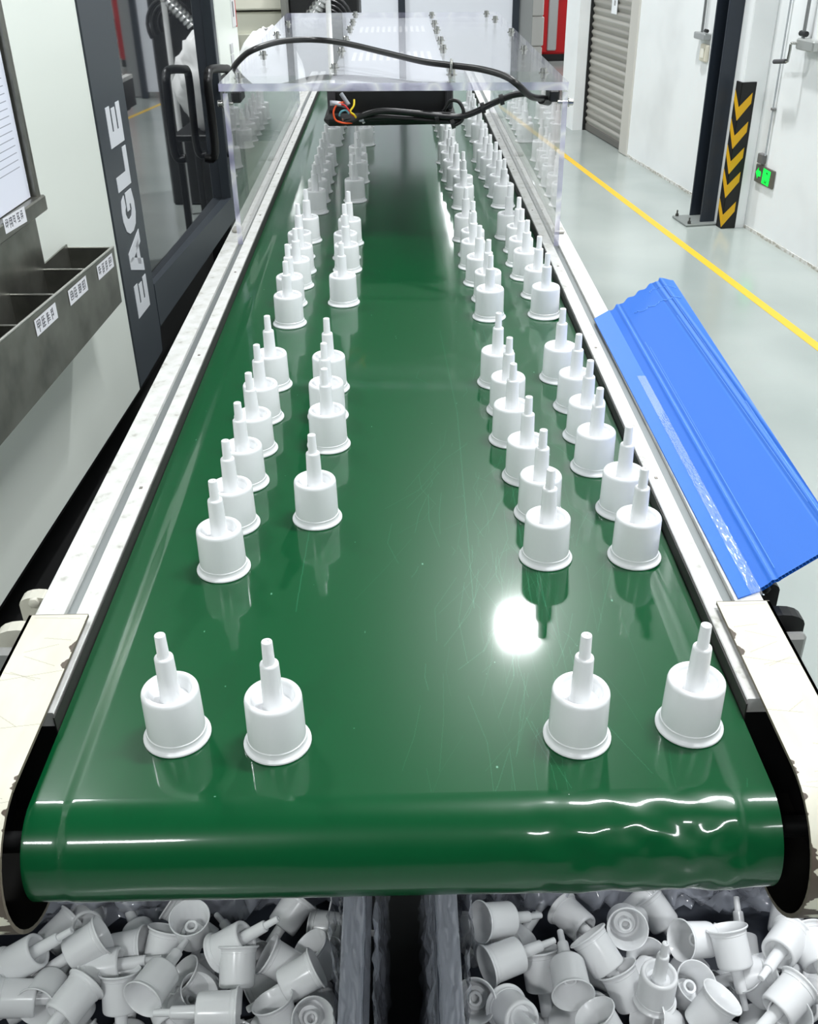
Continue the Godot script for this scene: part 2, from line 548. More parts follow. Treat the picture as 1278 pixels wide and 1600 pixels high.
# ---------------------------------------------------------------- machine on the left
func machine() -> void:
	var t := thing("machine", "large white and dark grey machine with sliding window door left of the conveyor", "machine", mach)
	put("white_panel", boxm(Vector3(-0.5, 1.0, -0.5), Vector3(3.255, 1.70, 1.0), 0.004), M.machine_white, t)
	put("plinth", boxm(Vector3(0.4, 0.075, -0.55), Vector3(4.6, 0.15, 0.9)), M.black, t)
	# dark front: a corner post, then a door frame round the window
	var post := MB.new()
	post.prism(PackedVector2Array([Vector2(1.129, 0.16), Vector2(1.40, 0.17), Vector2(1.412, 0.25), Vector2(1.412, 1.85), Vector2(1.129, 1.85)]), -0.25, 0.004)
	put("corner_post", post.mesh(), M.machine_grey, t)
	var fr := MB.new()
	fr.prism(PackedVector2Array([Vector2(1.414, 0.25), Vector2(2.80, 0.25), Vector2(2.80, 0.345), Vector2(1.414, 0.392)]), -0.05, 0.006)
	fr.box(Vector3(2.74, 1.05, -0.022), Vector3(0.05, 1.6, 0.055), 0.003)
	put("door_frame", fr.mesh(), M.machine_grey, t)
	var win := MB.new()
	win.prism(PackedVector2Array([Vector2(1.40, 0.36), Vector2(2.74, 0.32), Vector2(2.74, 1.85), Vector2(1.40, 1.85)]), -0.004, 0.0, Transform3D(Basis.from_euler(Vector3(0, deg_to_rad(0.95), 0)), Vector3(0, 0, 0.010)))
	var glass := mat(Color(0.16, 0.17, 0.19), 0.03, 0.0, 0.85)
	glass.clearcoat_enabled = true
	glass.clearcoat = 1.0
	glass.clearcoat_roughness = 0.02
	put("window_pane", win.mesh(), glass, t, "dark tinted window glass that mirrors the hall")
	# lettering, reading upwards
	var shapes := {
		"E": [[0, 0, 1, 0, 1, 0.27, 0.36, 0.27, 0.36, 0.375, 0.92, 0.375, 0.92, 0.625, 0.36, 0.625, 0.36, 0.73, 1, 0.73, 1, 1, 0, 1]],
		"L": [[0, 0, 1, 0, 1, 0.28, 0.38, 0.28, 0.38, 1, 0, 1]],
		"A": [[0, 0, 0.30, 0, 0.545, 0.78, 0.5, 1, 0.32, 1], [1, 0, 0.70, 0, 0.455, 0.78, 0.5, 1, 0.68, 1], [0.2, 0.17, 0.8, 0.17, 0.72, 0.40, 0.28, 0.40]],
		"G": [[0.98, 0.70, 0.88, 0.92, 0.62, 1, 0.38, 0.99, 0.12, 0.87, 0.0, 0.64, 0.0, 0.36, 0.12, 0.13, 0.38, 0.01, 0.66, 0.0, 1, 0.10, 1, 0.58, 0.54, 0.58, 0.54, 0.37, 0.68, 0.37, 0.68, 0.27, 0.52, 0.25, 0.38, 0.34, 0.34, 0.5, 0.38, 0.66, 0.52, 0.75, 0.62, 0.73, 0.68, 0.66]]}
	var letters := Node3D.new()
	letters.name = "lettering"
	t.add_child(letters)
	var spec := [["E", 0.350, 0.100], ["A", 0.462, 0.128], ["G", 0.598, 0.116], ["L", 0.727, 0.108], ["E", 0.848, 0.108]]
	for e in spec:
		var lb := MB.new()
		for sh: Array in shapes[e[0]]:
			var pg := PackedVector2Array()
			for k in sh.size() / 2:
				pg.append(Vector2(1.340 - 0.130 * sh[2 * k + 1], e[1] + e[2] * sh[2 * k]))
			lb.prism(pg, 0.004, 0.0055)
		put("letter", lb.mesh(), mat(Color(0.86, 0.87, 0.89), 0.5), letters)
	# bent black door handle
	put("door_handle", tubem(smooth_path([Vector3(2.30, 0.60, 0.01), Vector3(2.30, 0.62, 0.05), Vector3(2.305, 0.84, 0.05), Vector3(2.32, 0.885, 0.05), Vector3(2.38, 0.905, 0.05), Vector3(2.64, 0.875, 0.05), Vector3(2.71, 0.86, 0.05), Vector3(2.73, 0.80, 0.05), Vector3(2.73, 0.55, 0.05), Vector3(2.73, 0.53, 0.01)], 5), 0.016, 10), M.cable, t)
	# stainless parts tray fixed on the machine front
	var tr := thing("parts_tray", "stainless steel divided tray with three small labels on the white machine", "tray", mach)
	var top := func(s: float) -> float: return 0.739 - 0.044 * s
	var fp := MB.new()
	fp.prism(PackedVector2Array([Vector2(-0.6, 0.572), Vector2(0.745, 0.567), Vector2(0.753, top.call(0.753)), Vector2(-0.6, top.call(-0.6))]), 0.117, 0.12)
	put("front_panel", fp.mesh(), M.steel, tr)
	put("front_rim", tubem([Vector3(-0.6, top.call(-0.6), 0.1185), Vector3(0.753, top.call(0.753), 0.1185)], 0.003, 8), M.steel_edge, tr)
	put("tray_floor", boxm(Vector3(0.07, 0.575, 0.06), Vector3(1.345, 0.004, 0.116)), M.steel, tr)
	put("back_panel", boxm(Vector3(0.07, 0.645, 0.006), Vector3(1.345, 0.14, 0.004)), M.steel, tr)
	for s in [0.748, 0.543, 0.343, 0.135, -0.08, -0.3]:
		var d := MB.new()
		d.box(Vector3(s, 0.5 * (0.575 + top.call(s)) - 0.003, 0.061), Vector3(0.003, top.call(s) - 0.575, 0.112))
		var dv := put("divider", d.mesh(), M.steel, tr)
		put("divider_rim", tubem([Vector3(s, top.call(s) - 0.001, 0.005), Vector3(s, top.call(s) - 0.001, 0.117)], 0.0022, 6), M.steel_edge, dv)
	for k in 3:
		var lm := mat(Color.WHITE, 0.5)
		lm.albedo_texture = glyph_tex(31 + k, 4)
		var s0: float = [0.264, 0.466, 0.668][k]
		var lc := MB.new()
		var y0: float = [0.699, 0.692, 0.684][k]
		lc.quad(Vector3(s0 - 0.062, y0 - 0.016, 0.1212), Vector3(s0 + 0.06, y0 - 0.02, 0.1212), Vector3(s0 + 0.06, y0 + 0.014, 0.1212), Vector3(s0 - 0.062, y0 + 0.018, 0.1212), Vector3.BACK)
		put("label_card", lc.mesh(), lm, tr)
	# framed sheet of lined paper
	var bd := thing("paper_holder", "grey steel frame holding a lined white sheet above the parts tray", "frame", mach)
	put("backing", boxm(Vector3(0.02, 1.25, 0.024), Vector3(1.046, 0.78, 0.010)), M.steel, bd)
	put("lower_backing", boxm(Vector3(0.045, 0.70, 0.016), Vector3(1.02, 0.27, 0.008)), M.steel, bd)
	put("side_frame", boxm(Vector3(0.534, 1.25, 0.038), Vector3(0.018, 0.78, 0.022), 0.004), M.steel, bd)
	var lip := MB.new()
	lip.box(Vector3(0.02, 0.866, 0.042), Vector3(1.054, 0.034, 0.03), 0.003)
	put("bottom_lip", lip.mesh(), M.steel, bd)
	var pim := Image.create(256, 512, false, Image.FORMAT_RGBA8)
	pim.fill(Color(0.90, 0.91, 0.96))
	for k in 24:
		pim.fill_rect(Rect2i(6, 12 + k * 18, 244, 2), Color(0.56, 0.57, 0.62))
	var pm := mat(Color.WHITE, 0.6)
	pm.albedo_texture = ImageTexture.create_from_image(pim)
	var sh := MB.new()
	sh.quad(Vector3(-0.48, 0.885, 0.036), Vector3(0.515, 0.885, 0.036), Vector3(0.515, 1.30, 0.036), Vector3(-0.48, 1.30, 0.036), Vector3.BACK)
	put("lined_paper", sh.mesh(), pm, bd)
	var lm2 := mat(Color.WHITE, 0.5)
	lm2.albedo_texture = glyph_tex(44, 5)
	var l2 := MB.new()
	l2.quad(Vector3(0.305, 0.862, 0.0575), Vector3(0.42, 0.857, 0.0575), Vector3(0.42, 0.889, 0.0575), Vector3(0.305, 0.893, 0.0575), Vector3.BACK)
	put("label_card", l2.mesh(), lm2, bd)

# ---------------------------------------------------------------- conveyor
func conveyor() -> void:
	var t := thing("conveyor", "long conveyor with glossy dark green belt and worn white side rails", "conveyor")
	var z0 := -0.569
	var r := 0.048
	var wav := FastNoiseLite.new()
	wav.seed = 12
	wav.frequency = 7.0
	wav.fractal_octaves = 2
	var edge := func(x: float) -> float:
		return -0.0012 * smoothstep(0.266, 0.272, absf(x))
	var nose := func(u: float, v: float) -> Vector3:
		var x := -0.30 + 0.60 * u
		var a := PI * v * 1.0
		var wr := 0.0030 * smoothstep(0.04, 0.2, x) * (1.0 - smoothstep(0.26, 0.3, x)) * sin(PI * v) * wav.get_noise_2d(x * 2.6, v * 0.5)
		wr += 0.0006 * sin(PI * v) * wav.get_noise_2d(x * 0.8 + 9.0, v * 0.3)
		var rr: float = r + edge.call(x) + wr
		return Vector3(x, BELT - r + rr * cos(a), z0 + rr * sin(a))
	var top := func(u: float, v: float) -> Vector3:
		var x := -0.30 + 0.60 * u
		return Vector3(x, BELT + edge.call(x), lerpf(-2.2, z0, v))
	var b := MB.new()
	b.surf(120, 12, top, -1.0)
	for i in b.uv.size():
		var p := b.v[i]
		b.uv[i] = Vector2((p.x + 0.3) / 0.6, 1.0 - (-0.55 - p.z) / 1.65)
	var belt := put("belt", b.mesh(), M.belt, t)
	b = MB.new()
	b.surf(160, 64, nose, -1.0)
	b.surf(60, 4, func(u: float, v: float): return Vector3(-0.3 + 0.6 * u, BELT + edge.call(-0.3 + 0.6 * u), lerpf(-4.7, -2.2, v)), -1.0)
	b.surf(4, 4, func(u: float, v: float): return Vector3(-0.3 + 0.6 * u, BELT - 2.0 * r, lerpf(z0, -4.7, v)), -1.0)
	for s: float in [-1.0, 1.0]:
		b.quad(Vector3(0.3 * s, BELT - 0.0012, -4.7), Vector3(0.3 * s, BELT - 0.0012, z0), Vector3(0.3 * s, BELT - 0.004, z0), Vector3(0.3 * s, BELT - 0.004, -4.7), Vector3(s, 0, 0))
	put("belt_turn", b.mesh(), M.belt_plain, belt)
	for z in [z0, -4.7]:
		var ro := MB.new()
		ro.lathe([Vector2(0, -0.298), Vector2(0.045, -0.298), Vector2(0.045, 0.298), Vector2(0, 0.298)], 40, Transform3D(Basis(Vector3(0, 1, 0), Vector3(1, 0, 0), Vector3(0, 0, -1)), Vector3(0, BELT - r, z)))
		put("roller", ro.mesh(), mat(Color(0.35, 0.36, 0.35), 0.4, 0.6), t)
	put("roller_shaft", tubem([Vector3(-0.345, BELT - r, z0), Vector3(0.36, BELT - r, z0)], 0.009, 14), M.black, t)
	put("bed_plate", boxm(Vector3(0, 0.755, -2.7), Vector3(0.58, 0.08, 4.0)), M.black, t)
	for s: float in [-1.0, 1.0]:
		# extruded side rail: two flat lands with a slot between them
		var p := PackedVector2Array([Vector2(0.303, 0.800), Vector2(0.303, 0.8145), Vector2(0.3038, 0.8155), Vector2(0.322, 0.8155), Vector2(0.3225, 0.815), Vector2(0.3225, 0.809), Vector2(0.3345, 0.809), Vector2(0.3345, 0.815), Vector2(0.335, 0.8155), Vector2(0.3625, 0.8155), Vector2(0.3635, 0.8145), Vector2(0.3635, 0.800)])
		var q := PackedVector2Array()
		for e in p:
			q.append(Vector2(e.x * s, e.y))
		var rb := MB.new()
		rb.prism(q, -4.7, -0.655)
		var rail := put("side_rail", rb.mesh(), M.rail, t)
		put("rail_web", boxm(Vector3(0.3333 * s, 0.745, -2.68), Vector3(0.0595, 0.11, 4.046)), M.black, rail)
		put("slot_strip", boxm(Vector3(0.3285 * s, 0.8093, -2.68), Vector3(0.0115, 0.001, 4.04)), M.groove, rail)
		put("skirt_strip", boxm(Vector3(0.3016 * s, 0.8045, -2.68), Vector3(0.0012, 0.019, 4.06)), mat(Color(0.16, 0.155, 0.145), 0.6), rail)
		for k in 9:
			var z := -1.05 - 0.42 * k
			put("rail_screw", boxm(Vector3(0.3125 * s, 0.8158, z), Vector3(0.004, 0.001, 0.005), 0.0004), mat(Color(0.55, 0.53, 0.5), 0.4, 0.6), rail)
		# guard round the roller end: a flange bent round, closed by a cheek plate outside
		var xi := 0.306 if s < 0 else 0.312
		var xo := 0.364
		var R := 0.071
		var path := []
		for k in 13:
			path.append(Vector2(-0.787 + (0.787 - 0.569) * k / 12.0, BELT - r + R))
		for k in range(1, 25):
			var a := PI * 1.12 * k / 24.0
			path.append(Vector2(z0 + R * sin(a), BELT - r + R * cos(a)))
		path.append(Vector2(-0.70, BELT - r - R * 0.80))
		var m := path.size()
		var skins := [MB.new(), MB.new()]
		for i in m - 1:
			for side: int in [0, 1]:
				var fl: MB = skins[side]
				var off := -0.0035 * side
				var q4 := []
				for e in [[i, xi], [i + 1, xi], [i + 1, xo], [i, xo]]:
					var k: int = e[0]
					var d: Vector2 = (path[mini(k + 1, m - 1)] - path[maxi(k - 1, 0)]).normalized()
					var nn := Vector2(-d.y, d.x)
					var pt: Vector2 = path[k] + nn * off
					q4.append([Vector3(e[1] * s, pt.y, pt.x), Vector3(0, nn.y, nn.x) * (1.0 if side == 0 else -1.0), Vector2(0.0 if e[1] == xi else 1.0, float(k) / (m - 1))])
				fl.tri(q4[0][0], q4[1][0], q4[2][0], q4[0][1], q4[1][1], q4[2][1], q4[0][2], q4[1][2], q4[2][2])
				fl.tri(q4[0][0], q4[2][0], q4[3][0], q4[0][1], q4[2][1], q4[3][1], q4[0][2], q4[2][2], q4[3][2])
		var guard := put("roller_guard", skins[0].mesh(), M.end_plate, t)
		put("guard_lining", skins[1].mesh(), mat(Color(0.07, 0.065, 0.055), 0.5), guard)
		var rim := MB.new()
		for i in m - 1:
			var a: Vector2 = path[i]
			var c: Vector2 = path[i + 1]
			var d := (c - a).normalized()
			var nn := Vector2(-d.y, d.x) * 0.0035
			rim.quad(Vector3(xi * s, a.y, a.x), Vector3(xi * s, c.y, c.x), Vector3(xi * s, c.y - nn.y, c.x - nn.x), Vector3(xi * s, a.y - nn.y, a.x - nn.x), Vector3(-s, 0, 0))
		rim.box(Vector3((xi + xo) * 0.5 * s, BELT - r + R - 0.002, -0.7875), Vector3(xo - xi, 0.004, 0.001))
		put("guard_edge", rim.mesh(), mat(Color(0.42, 0.39, 0.34), 0.6), guard)
		var ck := PackedVector2Array()
		for e in path:
			var cc := Vector2(z0, BELT - r)
			ck.append(Vector2(-e.x, e.y) + Vector2(0, 0))
		ck.append(Vector2(0.787, BELT - r - R * 0.6))
		var cheek := MB.new()
		cheek.prism(ck, 0.0, 0.003, Transform3D(Basis(Vector3(0, 0, -1), Vector3.UP, Vector3(1, 0, 0)), Vector3(xo * s - (0.003 if s > 0 else 0.0), 0, 0)))
		put("cheek_plate", cheek.mesh(), M.black, guard)
		# tensioner lugs outside the guards
		var lugm := mat(Color(0.10, 0.10, 0.10), 0.45, 0.3) if s > 0 else mat(Color(0.80, 0.79, 0.74), 0.45, 0.1)
		for e in [[-0.858, 0.018, 0.790], [-0.812, 0.024, 0.780]]:
			var br := MB.new()
			var hw: float = e[1]
			var out := PackedVector2Array()
			for k in 9:
				var a := PI * k / 8.0
				out.append(Vector2(hw * cos(a), hw * 0.5 * sin(a)))
			out.append(Vector2(-hw, -0.08))
			out.append(Vector2(hw, -0.08))
			br.prism(out, -0.008, 0.008, Transform3D(Basis.IDENTITY, Vector3(0.365 * s + s * hw, e[2], e[0])))
			put("tension_lug", br.mesh(), lugm, t)
		put("lug_plate", boxm(Vector3(0.385 * s, 0.735, -0.79), Vector3(0.05, 0.09, 0.012), 0.004), mat(Color(0.55, 0.55, 0.54), 0.4, 0.3), t)
		var nut := MB.new()
		nut.lathe([Vector2(0, 0.0), Vector2(0.006, 0.0), Vector2(0.006, 0.004), Vector2(0.003, 0.006), Vector2(0, 0.006)], 6, Transform3D(Basis.from_euler(Vector3(PI / 2, 0, 0)), Vector3(0.384 * s, 0.794, -0.850)))
		put("lug_nut", nut.mesh(), lugm, t)
		for z in [-1.45, -4.3]:
			put("leg", boxm(Vector3(0.335 * s, 0.346, z), Vector3(0.05, 0.692, 0.05), 0.004), mat(Color(0.6, 0.6, 0.58), 0.45, 0.3), t)
	put("cross_beam", boxm(Vector3(0, 0.25, -1.45), Vector3(0.62, 0.04, 0.04), 0.004), mat(Color(0.5, 0.5, 0.49), 0.45, 0.3), t)
	put("added_shading_cover", boxm(Vector3(0, 0.685, -2.75), Vector3(0.70, 0.012, 3.8)), M.dark, t)  # unseen cover added to keep light off the floor below

# ---------------------------------------------------------------- clear cover over the belt
const PLATE := 1.123
func hood() -> void:
	var t := thing("clear_cover", "clear acrylic cover on bolted plates standing over the conveyor belt", "cover")
	# top plate, cut slightly askew
	var c := [Vector2(-0.345, -2.115), Vector2(0.337, -2.055), Vector2(0.337, -3.60), Vector2(-0.355, -3.69)]
	var y1 := PLATE
	var y0 := PLATE - 0.0145
	var faces := MB.new()
	var edges := MB.new()
	for y in [y0, y1]:
		var q := []
		for e in c:
			q.append(Vector3(e.x, y, e.y))
		faces.quad(q[0], q[1], q[2], q[3], Vector3(0, 1 if y == y1 else -1, 0))
	for k in 4:
		var a: Vector2 = c[k]
		var b: Vector2 = c[(k + 1) % 4]
		edges.quad(Vector3(a.x, y0, a.y), Vector3(b.x, y0, b.y), Vector3(b.x, y1, b.y), Vector3(a.x, y1, a.y), Vector3((a + b).x, 0, (a + b).y + 5.75))
	var top := put("top_plate", faces.mesh(), M.acrylic, t)
	put("polished_edge", edges.mesh(), M.acrylic_edge, top)
	for s: float in [-1.0, 1.0]:
		var zf := -2.09 if s < 0 else -2.035
		var zb := -3.62
		var f2 := MB.new()
		var e2 := MB.new()
		for x in [0.324 * s, 0.334 * s]:
			f2.quad(Vector3(x, 0.812, zf), Vector3(x, 0.812, zb), Vector3(x, y0, zb), Vector3(x, y0, zf), Vector3(s if absf(x) > 0.33 else -s, 0, 0))
		var sp := put("side_panel", f2.mesh(), M.acrylic, t)
		for z in [zf, zb]:
			e2 = MB.new()
			e2.quad(Vector3(0.324 * s, 0.812, z), Vector3(0.334 * s, 0.812, z), Vector3(0.334 * s, y0, z), Vector3(0.324 * s, y0, z), Vector3(0, 0, 1 if z == zf else -1))
			put("polished_edge", e2.mesh(), M.acrylic_edge, sp)
		# inner strip that carries the top plate, screwed from outside
		put("corner_bracket", boxm(Vector3(0.313 * s, y0 - 0.012, zf - 0.06), Vector3(0.020, 0.022, 0.06), 0.003), M.dark, t)
		var bolt := MB.new()
		bolt.lathe([Vector2(0, -0.014), Vector2(0.0035, -0.014), Vector2(0.0035, 0.006), Vector2(0.009, 0.006), Vector2(0.009, 0.0075), Vector2(0.0065, 0.0075), Vector2(0.0065, 0.015), Vector2(0.0055, 0.016), Vector2(0, 0.016)], 12, Transform3D(Basis(Vector3(0, 1, 0), Vector3(s, 0, 0), Vector3(0, 0, s)), Vector3(0.331 * s, y0 - 0.02, zf - 0.012)))
		put("side_bolt", bolt.mesh(), M.chrome, t)
		for z in [zf - 0.09, -2.9, -3.5]:
			put("foot_clip", boxm(Vector3(0.346 * s, 0.8195, z), Vector3(0.022, 0.007, 0.03), 0.002), mat(Color(0.70, 0.69, 0.66), 0.4, 0.4), t)
	# bolts through the top plate: washer, hexagon head and stub
	var bm := MB.new()
	bm.lathe([Vector2(0, -0.022), Vector2(0.004, -0.022), Vector2(0.004, 0.0), Vector2(0.0105, 0.0), Vector2(0.0105, 0.0015), Vector2(0.0065, 0.0015)], 16)
	bm.lathe([Vector2(0.0072, 0.0015), Vector2(0.0072, 0.0085), Vector2(0.0062, 0.0095), Vector2(0.0035, 0.0095), Vector2(0.0032, 0.0065), Vector2(0, 0.0065)], 6)
	var bolt_mesh := bm.mesh()
	for p in [[-0.314, -2.19], [-0.306, -2.56], [-0.318, -3.0], [-0.315, -3.30], [0.305, -2.18], [0.309, -2.575], [0.319, -2.97], [0.308, -3.34], [0.297, -3.53],
			[-0.125, -2.31], [-0.123, -2.60], [-0.123, -2.85], [-0.123, -3.12], [-0.122, -3.33], [-0.123, -3.58], [0.121, -2.30], [0.120, -2.62], [0.121, -2.80], [0.121, -3.06], [0.121, -3.24], [0.122, -3.52]]:
		put("bolt", bolt_mesh, M.chrome, t).position = Vector3(p[0], PLATE, p[1])

func under_hood() -> void:
	var t := thing("equipment_box", "long black equipment box hanging beneath the clear cover", "box")
	var b := MB.new()
	b.box(Vector3(-0.008, 1.070, -2.89), Vector3(0.252, 0.066, 1.46), 0.006)
	put("box_body", b.mesh(), M.black, t)
	var rim := MB.new()
	rim.box(Vector3(-0.008, 1.046, -2.885), Vector3(0.270, 0.024, 1.49), 0.010)
	put("base_rim", rim.mesh(), M.black, t)
	put("lid", boxm(Vector3(-0.008, 1.105, -2.90), Vector3(0.248, 0.008, 1.42), 0.002), mat(Color(0.74, 0.75, 0.78), 0.45, 0.2), t, "pale grey lid under the clear plate")
	for k in 12:
		for z in [-2.62, -3.25]:
			put("lid_fin", boxm(Vector3(-0.095 + 0.0165 * k, 1.1085, z), Vector3(0.009, 0.003, 0.16), 0.001), mat(Color(0.88, 0.88, 0.90), 0.4), t)
	put("end_cap", boxm(Vector3(-0.126, 1.085, -2.152), Vector3(0.016, 0.045, 0.01), 0.003), mat(Color(0.22, 0.21, 0.22), 0.5), t)
	put("end_cap", boxm(Vector3(0.112, 1.085, -2.152), Vector3(0.016, 0.045, 0.01), 0.003), mat(Color(0.16, 0.16, 0.17), 0.5), t)
	# black cable over the plate
	var c := thing("power_cable", "thick black cable curving across the top of the clear cover", "cable")
	put("cable_sheath", tubem(smooth_path([Vector3(-0.372, 0.95, -2.42), Vector3(-0.362, 1.06, -2.38), Vector3(-0.352, 1.113, -2.355), Vector3(-0.322, 1.146, -2.325), Vector3(-0.29, 1.163, -2.318), Vector3(-0.244, 1.168, -2.40), Vector3(-0.179, 1.163, -2.47), Vector3(-0.105, 1.158, -2.433), Vector3(-0.019, 1.151, -2.32), Vector3(0.06, 1.145, -2.212), Vector3(0.115, 1.143, -2.163), Vector3(0.171, 1.141, -2.115), Vector3(0.21, 1.138, -2.045), Vector3(0.232, 1.128, -2.005), Vector3(0.262, 1.102, -2.035), Vector3(0.292, 1.09, -2.085), Vector3(0.305, 1.085, -2.11)], 8), 0.0062, 12), M.cable, c)
	put("cable_end", tubem([Vector3(0.290, 1.088, -2.085), Vector3(0.308, 1.080, -2.115)], 0.0088, 10), M.cable, c)
	var cl := MB.new()
	cl.lathe([Vector2(0, -0.002), Vector2(0.011, -0.002), Vector2(0.011, 0.001), Vector2(0.0075, 0.001), Vector2(0.0075, 0.012), Vector2(0.009, 0.014), Vector2(0.009, 0.021), Vector2(0, 0.021)], 10, Transform3D(Basis.IDENTITY, Vector3(0.1185, PLATE, -2.185)))
	cl.tube(smooth_path([Vector3(0.118, 1.142, -2.175), Vector3(0.117, 1.152, -2.168), Vector3(0.116, 1.150, -2.152), Vector3(0.117, 1.135, -2.150)], 4), 0.003, 6)
	put("cable_clamp", cl.mesh(), M.chrome, c, "small metal clamp holding the cable")
	# bundle along the front of the box
	var d := thing("cable_bundle", "bundle of black cables tied along the front of the black box", "cable")
	put("cable_sheath", tubem(smooth_path([Vector3(-0.076, 1.050, -2.128), Vector3(-0.055, 1.061, -2.12), Vector3(-0.02, 1.067, -2.115), Vector3(0.04, 1.062, -2.115), Vector3(0.09, 1.056, -2.115), Vector3(0.13, 1.053, -2.12), Vector3(0.16, 1.060, -2.12), Vector3(0.20, 1.078, -2.12), Vector3(0.236, 1.093, -2.11), Vector3(0.262, 1.099, -2.09)], 6), 0.0062, 10), M.cable, d)
	put("cable_sheath", tubem(smooth_path([Vector3(-0.10, 1.045, -2.130), Vector3(-0.04, 1.054, -2.125), Vector3(0.02, 1.051, -2.122), Vector3(0.08, 1.046, -2.122), Vector3(0.128, 1.044, -2.125), Vector3(0.138, 1.052, -2.13)], 6), 0.0052, 10), M.cable, d)
	put("cable_sheath", tubem(smooth_path([Vector3(0.10, 1.062, -2.135), Vector3(0.113, 1.081, -2.13), Vector3(0.130, 1.080, -2.125), Vector3(0.140, 1.062, -2.12), Vector3(0.136, 1.045, -2.12), Vector3(0.12, 1.036, -2.12)], 6), 0.0036, 8), M.cable, d)
	for p in [[0.086, 1.050], [0.118, 1.040], [0.178, 1.068], [0.215, 1.083]]:
		put("cable_tie", tubem([Vector3(p[0] - 0.004, p[1], -2.118), Vector3(p[0] + 0.004, p[1] + 0.002, -2.118)], 0.0105, 10), M.black, d)
	var w := [["orange", Color(0.90, 0.32, 0.10), [Vector3(-0.095, 1.083, -2.132), Vector3(-0.112, 1.080, -2.125), Vector3(-0.121, 1.066, -2.122), Vector3(-0.117, 1.050, -2.122), Vector3(-0.100, 1.044, -2.124), Vector3(-0.085, 1.044, -2.127)]],
		["red", Color(0.80, 0.10, 0.08), [Vector3(-0.108, 1.079, -2.127), Vector3(-0.098, 1.078, -2.120), Vector3(-0.090, 1.069, -2.118), Vector3(-0.084, 1.061, -2.12), Vector3(-0.076, 1.055, -2.125)]],
		["yellow", Color(0.92, 0.80, 0.12), [Vector3(-0.079, 1.087, -2.130), Vector3(-0.080, 1.077, -2.122), Vector3(-0.087, 1.067, -2.118), Vector3(-0.080, 1.060, -2.12), Vector3(-0.076, 1.053, -2.124)]],
		["pale blue", Color(0.45, 0.70, 0.75), [Vector3(-0.110, 1.058, -2.126), Vector3(-0.106, 1.066, -2.121), Vector3(-0.096, 1.069, -2.121), Vector3(-0.090, 1.062, -2.124)]]]
	for e in w:
		var o := put("wire", tubem(smooth_path(e[2], 6), 0.0019, 8), mat(e[1], 0.4), self)
		tag(o, "thin %s wire looping at the left end of the black box" % e[0], "wire", "")
	var k := put("wire_sleeve", tubem([Vector3(-0.105, 1.098, -2.135), Vector3(-0.090, 1.078, -2.125)], 0.0042, 10), mat(Color(0.55, 0.56, 0.58), 0.4), self)
	tag(k, "grey plastic sleeve over the wires under the clear cover", "sleeve")
	var g := MB.new()
	g.surf(8, 6, func(u: float, v: float): return Vector3(-0.128 + 0.034 * u, 1.076 + 0.010 * v - 0.006 * u * u, -2.132 + 0.012 * sin(PI * u) * sin(PI * v)), 1.0)
	g.box(Vector3(-0.066, 1.052, -2.126), Vector3(0.014, 0.012, 0.010), 0.003)
	var gl := put("glue_blob", g.mesh(), mat(Color(0.66, 0.67, 0.69), 0.35), self)
	tag(gl, "pale dried glue holding the wires on the black box", "glue")
	var scr := MB.new()
	for p in [[-0.103, 1.050], [-0.098, 1.0485], [-0.062, 1.043]]:
		scr.lathe([Vector2(0.003, 0), Vector2(0.003, 0.002), Vector2(0, 0.0025)], 8, Transform3D(Basis(Vector3.RIGHT, Vector3.BACK, Vector3.DOWN), Vector3(p[0], p[1], -2.136)))
	put("screw", scr.mesh(), M.chrome, t)

